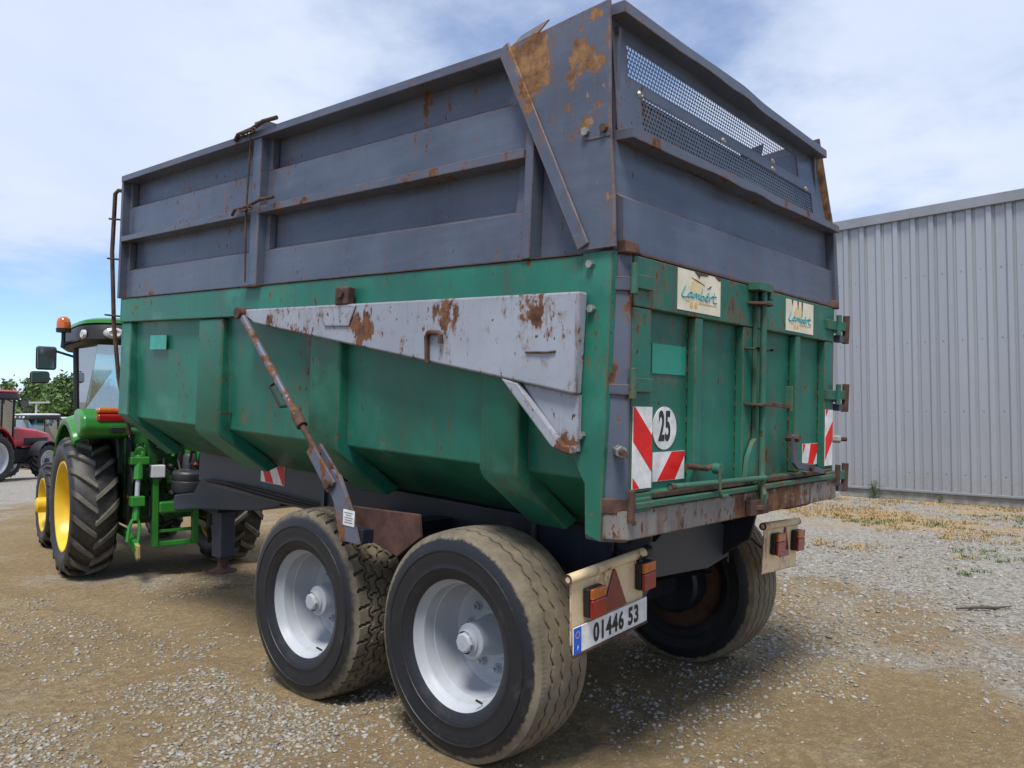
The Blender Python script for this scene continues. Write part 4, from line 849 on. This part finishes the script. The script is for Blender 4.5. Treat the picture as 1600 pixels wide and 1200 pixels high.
        fd = m.add(vs, fs).build('fender', paintm, t, solid=.03, smooth=True)
        MB().prism([(-.62, .55), (-.78, 1.0), (-.66, 1.42), (-.25, 1.7), (.3, 1.7), (.75, 1.35), (.8, .9), (.5, .55)], 0, s * .44 - .01, s * .44 + .01).build('fender_liner', 'black', fd)
        pod = MB().prism([(-.40, 1.74), (-.66, 1.735), (-.80, 1.66), (-.83, 1.54), (-.76, 1.46), (-.60, 1.46), (-.40, 1.60)], 0, min(s * .46, s * .92), max(s * .46, s * .92)).build('fender_pod', paintm, fd, .05, seg=4)
        MB().box(s * .64 - .145, s * .64 + .145, -.83, -.62, 1.60, 1.685).build('tail_lamp_red', 'redlens', fd, .03, seg=3)
        MB().box(s * .64 - .135, s * .64 + .135, -.81, -.60, 1.687, 1.745).build('tail_lamp_orange', 'orangelens', fd, .025, seg=3)
        MB().box(s * .60 - .065, s * .60 + .065, -.84, -.80, 1.495, 1.555).build('fender_switch', 'black', fd, .01)
        if not detail:
            MB().prism([(1.78 + .55 * math.cos(R(q)) + .5, .56 + .60 * math.sin(R(q))) for q in range(20, 165, 12)] + [(1.78 + .52 * math.cos(R(q)) + .5, .56 + .565 * math.sin(R(q))) for q in range(164, 19, -12)], 0, s * .66 - .17, s * .66 + .17).build('front_fender', 'charcoal', t, .005)
        # mirrors
        mr_ = MB().tube([(s * .66, .98, 2.34), (s * .85, 1.0, 2.40), (s * .96, 1.0, 2.44), (s * .98, 1.0, 2.40)], .014, 8).build('mirror_arm', 'black', t, smooth=True)
        MB().box(s * .97 - .105, s * .97 + .105, .99, 1.05, 2.19, 2.46).build('mirror_head', 'black', mr_, .03, seg=3); MB().box(s * .97 - .092, s * .97 + .092, .984, .9895, 2.205, 2.445).build('mirror_glass', 'mirror', mr_, .002)
        MB().box(s * 1.03 - .10, s * 1.03 + .10, .99, 1.06, 2.035, 2.175).build('mirror_head', 'black', mr_, .04, seg=3); MB().box(s * 1.03 - .085, s * 1.03 + .085, .984, .9895, 2.05, 2.16).build('mirror_glass', 'mirror', mr_, .002)
    bc = MB().tube([(-.99, -.20, 2.36), (-.99, -.20, 2.52)], .02, 8).build('beacon_stem', 'black', t, smooth=True); MB().tube([(-.99, -.20, 2.40), (-.80, -.2, 2.46)], .018, 8).build('beacon_bracket', 'black', bc)
    MB().lathe([(2.52, 0), (2.52, .068), (2.56, .072), (2.56, 0)], (-.99, -.20, 0), 2, 20).build('beacon_base', 'black', bc); MB().lathe([(2.561, .066), (2.62, .066), (2.66, .055), (2.68, .03), (2.685, 0)], (-.99, -.20, 0), 2, 20).build('beacon_lens', 'orangelens', bc, smooth=True)
    return t
JD = tractor('farm_tractor', (1.272, 7.09, 0), R(-10), 'green tractor with yellow rims hitched to the tipping trailer', 'jdgreen', 'jdyellow', 'jdgreen', detail=True)
# its rear linkage, drawbar frame and hydraulics
for s in (-1, 1):
    lr = MB().tube([(s * .37, -.72, 1.26), (s * .39, -.78, 1.02)], .045, 10).build('lift_rod', 'jdgreen', JD, .006)
    MB().box(s * .37 - .09, s * .37 + .09, -.78, -.66, 1.17, 1.25).build('rod_clevis', 'jdgreen', lr, .012); MB().tube([(s * .33, -.7, 1.30), (s * .33, -.7, 1.17)], .03, 8).build('clevis_ear', 'jdgreen', lr, .005); MB().tube([(s * .42, -.7, 1.30), (s * .42, -.7, 1.17)], .03, 8).build('clevis_ear', 'jdgreen', lr, .005)
    MB().tube([(s * .39, -.78, 1.03), (s * .40, -.80, .86)], .024, 10).build('rod_shaft', 'silver', lr, smooth=True)
    MB().box(s * .40 - .065, s * .40 + .065, -.86, -.74, .76, .86).build('rod_sleeve', 'jdgreen', lr, .01); MB().tube([(s * .40, -.80, .77), (s * .42, -.83, .62)], .035, 8).build('rod_neck', 'jdgreen', lr)
    for q in (-.05, .05): MB().tube([(s * .42 + q * .5, -.83, .63), (s * .43 + q, -.85, .56), (s * .45 + q, -.87, .42)], .017, 8).build('rod_fork', 'jdgreen', lr, smooth=True)
    ll = MB().prism([(.1, .52), (-.5, .50), (-.95, .42), (-1.0, .36), (-.95, .32), (-.5, .42), (.1, .44)], 0, s * .43 - .025, s * .43 + .025).build('lower_link', 'jdgreen', JD, .01)
    MB().prism([(-.92, .42), (-1.02, .40), (-1.04, .27), (-1.0, .25), (-.95, .30)], 0, s * .43 - .02, s * .43 + .02).build('link_hook', plain('worn_yellow', (.30, .23, .08), .6, 0, .4, 20, .2), ll, .012)
    MB().box(s * .20 - .03, s * .20 + .03, -.72, -.64, .32, 1.02).build('hitch_frame_bar', 'jdgreen', JD, .008)
    MB().tube([(s * .32, -.3, 1.36), (s * .36, -.72, 1.30)], .05, 10).build('lift_arm', 'jdgreen', JD, .008)
MB().box(-.17, .17, -.70, -.64, .32, .37).build('hitch_frame_bar', 'jdgreen', JD, .008); MB().box(-.17, .17, -.69, -.63, .46, .49).build('hitch_frame_bar', 'jdgreen', JD, .006); MB().box(-.17, .17, -.74, -.60, .66, .78).build('drawbar_housing', 'jdgreen', JD, .02)
MB().box(-.26, -.12, -.76, -.66, 1.03, 1.16).build('socket_box', 'lroof', JD, .012); MB().lathe([(0, 0), (0, .04), (-.05, .04), (-.05, 0)], (-.11, -.70, 1.08), 1, 12).build('socket_cap', 'black', JD)
MB().box(-.46, .46, -.54, -.30, .58, 1.55).build('rear_housing', 'jddark', JD, .05, seg=3)
rnd = random.Random(5)
for k in range(48):
    x, z = rnd.uniform(-.46, .46), rnd.uniform(.60, 1.5); r_ = rnd.uniform(.025, .065)
    if k % 3 == 0: MB().box(x - r_ * 1.3, x + r_ * 1.3, -.62, -.48, z - r_, z + r_ * 1.4).build('valve_block', 'jddark', JD, .012)
    elif k % 3 == 1: MB().tube([(x, -.50, z), (x, -.64, z), (x, -.66, z)], r_ * .6, 10, rads=[r_ * .6, r_ * .6, r_ * .35]).build('coupler', rnd.choice(['jddark', 'bolt', 'black', 'jdgreen']), JD, .004)
    else: MB().tube([(x, -.52, z), (x + .03, -.66, z + .04), (x + .02, -.68, z - .15), (x + .08, -.56, z - .32)], .016, 8).build('hydraulic_hose', rnd.choice(['black', 'black', 'jddark']), JD, smooth=True)
MB().tube([(.10, -.55, 1.62), (.12, -.72, 1.40), (.12, -.70, 1.1)], .04, 10).build('top_link', 'jdgreen', JD, .006)
MB().tube([(.22, -.6, 1.5), (.22, -.7, 1.3), (.24, -.72, 1.18)], .03, 10).build('top_link_clamp', 'jdgreen', JD)
c = MB(); c.lathe([(0, 0), (0, .04), (-.03, .035), (-.04, 0)], (-.42, -.62, .84), 1, 12); c.build('red_cap', 'redlens', JD)
c = MB(); c.lathe([(0, 0), (0, .03), (-.04, .03), (-.04, 0)], (.05, -.70, 1.42), 1, 10); c.build('blue_coupler_cap', 'blue', JD)
c = MB(); c.lathe([(-.03, 0), (0, .03), (.03, 0)], (.15, -.85, 1.16), 2, 12); c.build('red_knob', 'redlens', JD)
# parked tractors far left
cvx, cvy = -2.77, -1.83
def at_px(px, depth):
    a = R(41.9) - math.atan((px - 800) / 1254); d = depth / math.cos(math.atan((px - 800) / 1254)); x, y = cvx + d * math.cos(a), cvy + d * math.sin(a); return (x, y, -slope(y))
fw = at_px(72, 31); fh = R(34); k_ = 1.24; ox, oy = fw[0] - k_ * (2.28 * math.cos(fh) + .66 * math.sin(fh)), fw[1] - k_ * (2.28 * math.sin(fh) - .66 * math.cos(fh))
tractor('farm_tractor', (ox, oy, fw[2]), fh - R(90), 'red tractor with black front fenders and silver rims parked far left', 'tred', 'lroof', 'tred', exhaust=False, scale=k_)
tractor('farm_tractor', at_px(48, 45), R(3 - 90), 'bright red tractor with pale roof and white hood stripe behind the first', 'tred2', 'lroof', 'lroof', scale=1.15, hood2='white')
tractor('farm_tractor', at_px(112, 52), R(20 - 90), 'blue tractor with pale roof glimpsed behind the green tractor', 'tblue', 'lroof', 'lroof', scale=1.15)

# ------------------------------------------------------------------ lamp post and trees
lp = empty('lamp_post', at_px(57, 60), 'pale lamp post standing before the far trees', 'lamp post'); MB().tube([(0, 0, 0), (0, 0, 4.15)], .09, 10, rads=[.11, .075]).build('pole', 'galv', lp, smooth=True)
MB().prism([(-.9, 4.12), (.9, 4.18), (.9, 4.30), (-.9, 4.26)], 1, -.12, .12).build('lamp_head', 'galv', lp, .03)
def tree(loc, h, rx, seed, mat, label):
    rnd = np.random.default_rng(seed); t = empty('broadleaf_tree', loc, label, 'tree', 'trees beyond the yard')
    tr = MB(); tr.tube([(0, 0, 0), (.05, .05, h * .3), (.1, 0, h * .55), (.05, .1, h * .8)], .2, 9, rads=[.24, .18, .12, .05])
    for k in range(7):
        a = k * 2.4; z = h * (.22 + .07 * k); tr.tube([(0, 0, z), (math.cos(a) * rx * .4, math.sin(a) * rx * .4, z + h * .12), (math.cos(a) * rx * .75, math.sin(a) * rx * .75, z + h * .2)], .07, 6, rads=[.09, .06, .02])
    tr.build('trunk', 'bark', t, smooth=True)
    ncl = 75; cl = []
    for k in range(ncl):
        d = rnd.normal(size=3); d /= np.linalg.norm(d); rr = rnd.uniform(.45, 1.0) ** .6
        cl.append((d[0] * rx * rr, d[1] * rx * rr, h * .56 + d[2] * h * .42 * rr, rnd.uniform(.35, .75)))
    n = 5200; V = np.zeros((n * 4, 3)); ci = rnd.integers(0, ncl, n); C_ = np.array(cl)[ci]
    p = C_[:, :3] + rnd.normal(size=(n, 3)) * (C_[:, 3:4] * .52); a = rnd.normal(size=(n, 3)); a /= np.linalg.norm(a, axis=1)[:, None]; b = np.cross(a, rnd.normal(size=(n, 3))); b /= np.linalg.norm(b, axis=1)[:, None]
    s = rnd.uniform(.07, .15, (n, 1)) * h / 5.5; p[:, 2] = np.maximum(p[:, 2], .3)
    V[0::4] = p - a * s * 1.5; V[1::4] = p + b * s * .8; V[2::4] = p + a * s * 1.5; V[3::4] = p - b * s * .8
    me = bpy.data.meshes.new('crown'); me.from_pydata(V.tolist(), [], np.arange(n * 4).reshape(-1, 4).tolist()); me.materials.append(M[mat]); o = bpy.data.objects.new('crown', me); col.objects.link(o); o.parent = t
    return t
for (px, dep, h, rx, sd2, mt, lab) in ((-40, 74, 6.6, 3.4, 1, 'leaf1', 'leftmost broad green tree beyond the red tractors'), (38, 70, 6.4, 3.3, 2, 'leaf1', 'mid green tree with loose top above the lamp post'), (92, 78, 7.3, 3.8, 3, 'leaf2', 'dark green tree behind the green tractor mirrors'), (128, 74, 6.9, 3.2, 4, 'leaf2', 'dark rounded tree seen past the cab pillar'), (190, 76, 6.8, 3.5, 5, 'leaf1', 'green tree seen through the cab glass')):
    tree(at_px(px, dep), h, rx, sd2, mt, lab)
# continuous far hedge behind them
n = 9000; p = np.stack([RNG.uniform(-22, 26, n), RNG.uniform(-1.2, 1.2, n), RNG.uniform(0, 1, n) ** .8 * 3.2], -1); p[:, 2] *= 1 + .25 * np.sin(p[:, 0] * .7)
c0 = Vector(at_px(70, 86)); dr = Vector((math.cos(R(-20)), math.sin(R(-20)), 0)); dn = Vector((-dr.y, dr.x, 0))
pw = np.array(c0)[None] + p[:, :1] * np.array(dr)[None] + p[:, 1:2] * np.array(dn)[None] + p[:, 2:] * np.array([[0, 0, 1]])
a = RNG.normal(size=(n, 3)); a /= np.linalg.norm(a, axis=1)[:, None]; b = np.cross(a, RNG.normal(size=(n, 3))); b /= np.linalg.norm(b, axis=1)[:, None]; V = np.zeros((n * 4, 3)); s = .28
V[0::4] = pw - a * s; V[1::4] = pw + b * s * .6; V[2::4] = pw + a * s; V[3::4] = pw - b * s * .6
me = bpy.data.meshes.new('far_hedge'); me.from_pydata(V.tolist(), [], np.arange(n * 4).reshape(-1, 4).tolist()); me.materials.append(M['leaf2']); o = bpy.data.objects.new('far_hedge', me); col.objects.link(o)
tag(o, 'dark green hedge running behind the far trees', 'hedge', kind='stuff')

# ------------------------------------------------------------------ loose stones, straw, weeds, small litter
def rocks(name, pos, size, label, tiny=False):
    n = len(pos); bm = bmesh.new(); bmesh.ops.create_icosphere(bm, subdivisions=1, radius=1); base = np.array([v.co[:] for v in bm.verts]); fc = np.array([[v.index for v in f.verts] for f in bm.faces]); bm.free()
    if tiny: base = np.array([(1, 0, 0), (-.5, .87, 0), (-.5, -.87, 0), (0, 0, 1.0), (0, 0, -.6)]); fc = np.array([(0, 1, 3), (1, 2, 3), (2, 0, 3)])
    k = len(base); vs = base[None] * (1 + RNG.uniform(-.28, .28, (n, k, 1))); vs *= np.stack([RNG.uniform(.8, 1.35, n), RNG.uniform(.55, 1.0, n), RNG.uniform(.30, .65, n)], -1)[:, None]
    an = RNG.uniform(0, 6.28, n); ca, sa = np.cos(an)[:, None], np.sin(an)[:, None]; x = vs[..., 0] * ca - vs[..., 1] * sa; y = vs[..., 0] * sa + vs[..., 1] * ca; tl = RNG.uniform(-.35, .35, n)[:, None]
    vs = np.stack([x, y, vs[..., 2] + x * tl], -1) * size[:, None, None] + pos[:, None]
    V = vs.reshape(-1, 3).astype(np.float32); F = (fc[None] + (np.arange(n) * k)[:, None, None]).reshape(-1, 3)
    me = bpy.data.meshes.new(name); me.vertices.add(len(V)); me.vertices.foreach_set('co', V.ravel()); me.loops.add(F.size); me.loops.foreach_set('vertex_index', F.ravel().astype(np.int32)); me.polygons.add(len(F)); me.polygons.foreach_set('loop_start', np.arange(0, F.size, 3, dtype=np.int32)); me.update(calc_edges=True)
    me.materials.append(M['stone']); o = bpy.data.objects.new(name, me); col.objects.link(o); return tag(o, label, 'gravel', kind='stuff')
def scatter(n, x0, x1, y0, y1, thr, sharp, f, smin, smax):
    out = []; sz = []; tries = 0
    while len(out) < n and tries < n * 14:
        tries += 1; x, y = random.uniform(x0, x1), random.uniform(y0, y1)
        d = math.hypot(x + 2.77, y + 1.83)
        if d < 1.2 or random.random() > min(1, 2.6 / d): continue
        k = mn.noise(Vector((x * f, y * f, 2.2))) + .5 * mn.noise(Vector((x * f * 2.7, y * f * 2.7, 5.1))) + .3 * mn.noise(Vector((x * f * 7, y * f * 7, 8.8)))
        if k < thr + random.uniform(-sharp, sharp): continue
        if any(abs(x - a) < .2 and abs(y - b) < .22 for a, b in ((.17, 1.03), (.17, 2.34), (2.3, 1.03), (2.3, 2.34))): continue
        s = smin + (smax - smin) * random.random() ** 3.2; out.append((x, y, gz(x, y) + s * .12)); sz.append(s)
    return np.array(out), np.array(sz)
p, s = scatter(36000, -3, 4.5, -2.2, 6.5, .16, .30, .75, .0035, .020); rocks('gravel', p, s, 'grey crushed stones lying in loose patches on the dirt')
pp, ss = [], []
for (x0, x1, y0, y1, n_, t_) in ((-1.5, -.1, 1.4, 3.3, 6000, -.12), (-1.6, -.2, .2, 1.6, 2600, .05), (2.5, 6.5, -1.2, 1.6, 3800, .1)):
    p, s = scatter(n_, x0, x1, y0, y1, t_, .35, 1.6, .0035, .019); pp.append(p); ss.append(s)
rocks('loose_gravel', np.concatenate(pp), np.concatenate(ss), 'grey crushed stones in dense patches near the camera')
p, s = scatter(9000, -3, 9, -2.4, 9, -.6, .9, .5, .003, .013); rocks('pebbles', p, s, 'small pale pebbles scattered over the packed dirt')
p, s = scatter(90000, -3, 5, -2.2, 7, -.3, .75, .9, .0018, .0068); rocks('grit', p, s, 'fine tan and grey grit covering the packed dirt', True)
p, s = scatter(17000, 3, 14, -2.5, 9, .0, .3, .35, .009, .030); rocks('crushed_stone', p, s, 'grey crushed stone in front of the warehouse')
def blades(name, pts, hmin, hmax, mat, lean, label, cat, w=.004, per=7):
    V = []; F = []
    for (x, y) in pts:
        z = gz(x, y)
        for k in range(per):
            a = random.uniform(0, 6.28); l = random.uniform(hmin, hmax); le = random.uniform(lean * .4, lean); bx, by = x + random.gauss(0, .03), y + random.gauss(0, .03)
            d = Vector((math.cos(a), math.sin(a), 0)); sd_ = Vector((-d.y, d.x, 0)) * w; p0 = Vector((bx, by, z)); p1 = p0 + d * l * le * .4 + Vector((0, 0, l * .6 * (1 - le * .6))); p2 = p0 + d * l * le + Vector((0, 0, l * (1 - le) + .004)); i = len(V)
            V += [tuple(p0 - sd_), tuple(p0 + sd_), tuple(p1 + sd_ * .8), tuple(p1 - sd_ * .8), tuple(p2)]; F += [(i, i + 1, i + 2, i + 3), (i + 3, i + 2, i + 4)]
    me = bpy.data.meshes.new(name); me.from_pydata(V, [], F); me.materials.append(M[mat]); o = bpy.data.objects.new(name, me); col.objects.link(o); return tag(o, label, cat, kind='stuff')
pts = []
while len(pts) < 3000:
    x, y = random.uniform(7.5, 14.0), random.uniform(-3, 9); k = mn.noise(Vector((x * .6, y * .4, 1.7))) + .7 * mn.noise(Vector((x * 2.3, y * 1.7, 6.7)))
    if k > .16 + random.uniform(-.2, .2) - .16 * (x - 11.5) / 2.5: pts.append((x, y))
blades('dry_straw', pts, .03, .10, 'straw', .985, 'dry straw lying in patches before the warehouse', 'straw', .005, 6)
pts = []
while len(pts) < 420:
    x, y = random.uniform(6.5, 14.0), random.uniform(-3, 8); k = mn.noise(Vector((x * .8, y * .6, 11.7))) + .5 * mn.noise(Vector((x * 2.7, y * 2.1, 16.7)))
    if k > .42 + random.uniform(-.2, .2): pts.append((x, y))
blades('weeds', pts, .03, .09, 'weed', .8, 'low green weeds growing in the gravel', 'weeds', .006, 8)
def wallx(y): return 14.10 + (y - .99) / math.tan(R(85.2)) - .05
for (y, h, lab) in ((3.55, .38, 'leafy green weed at the wall base beside the trailer'), (2.35, .16, 'tiny green weed at the wall base in mid run'), (-.25, .42, 'tall green weed nearest the right edge of the photo')):
    x = wallx(y) - (.1 if y > 0 else 2.2); wd = empty('weed_plant', (x, y, 0), lab, 'plant', 'weeds along the warehouse'); m = MB(); l_ = MB(); rnd = random.Random(int(y * 100))
    for k in range(9):
        a = rnd.uniform(0, 6.28); q = rnd.uniform(.1, .45); tip = Vector((math.cos(a) * q * h, math.sin(a) * q * h, h * rnd.uniform(.6, 1))); m.tube([(0, 0, 0), tuple(tip * .55 + Vector((0, 0, .1 * h))), tuple(tip)], .004, 5)
        for j in range(7):
            t = rnd.uniform(.2, 1); c = tip * t; b_ = rnd.uniform(0, 6.28); e = Vector((math.cos(b_), math.sin(b_), .4)) * .06 * h / .4; sdv = Vector((-e.y, e.x, 0)) * .35; l_.add([tuple(c), tuple(c + e * .5 + sdv), tuple(c + e), tuple(c + e * .5 - sdv)], [(0, 1, 2, 3)])
    m.build('stems', 'weed', wd); l_.build('leaves', 'weed', wd, recalc=False)
st = MB().tube([(0, 0, .015), (.18, -.03, .03), (.33, -.02, .02), (.52, .03, .022)], .012, 7, rads=[.006, .014, .013, .004]).build('stick', 'bark', None, smooth=True); st.location = (4.95, -.02, 0); st.rotation_euler = (0, 0, R(-45)); tag(st, 'thin brown stick lying on the gravel at right', 'stick')
tw = MB().tube([(0, 0, .006), (-.03, .05, .004), (.02, .16, .008), (.03, .22, .006)], .003, 5).build('twine', plain('pale_green_twine', (.35, .5, .25), .6), None); tw.location = (-.63, 1.37, gz(-.63, 1.37)); tw.rotation_euler = (0, 0, R(-110)); tag(tw, 'bent scrap of pale green twine on the dirt', 'twine')
bl = MB().hexa([(-.16, -.1, 0), (.15, -.12, 0), (.17, .1, 0), (-.14, .12, 0), (-.12, -.07, .12), (.10, -.08, .15), (.13, .07, .13), (-.1, .08, .10)]).build('stone_block', 'concrete', None, .02); bl.location = (13.55, 4.15, 0); tag(bl, 'broken concrete lump at the warehouse corner of view', 'stone')
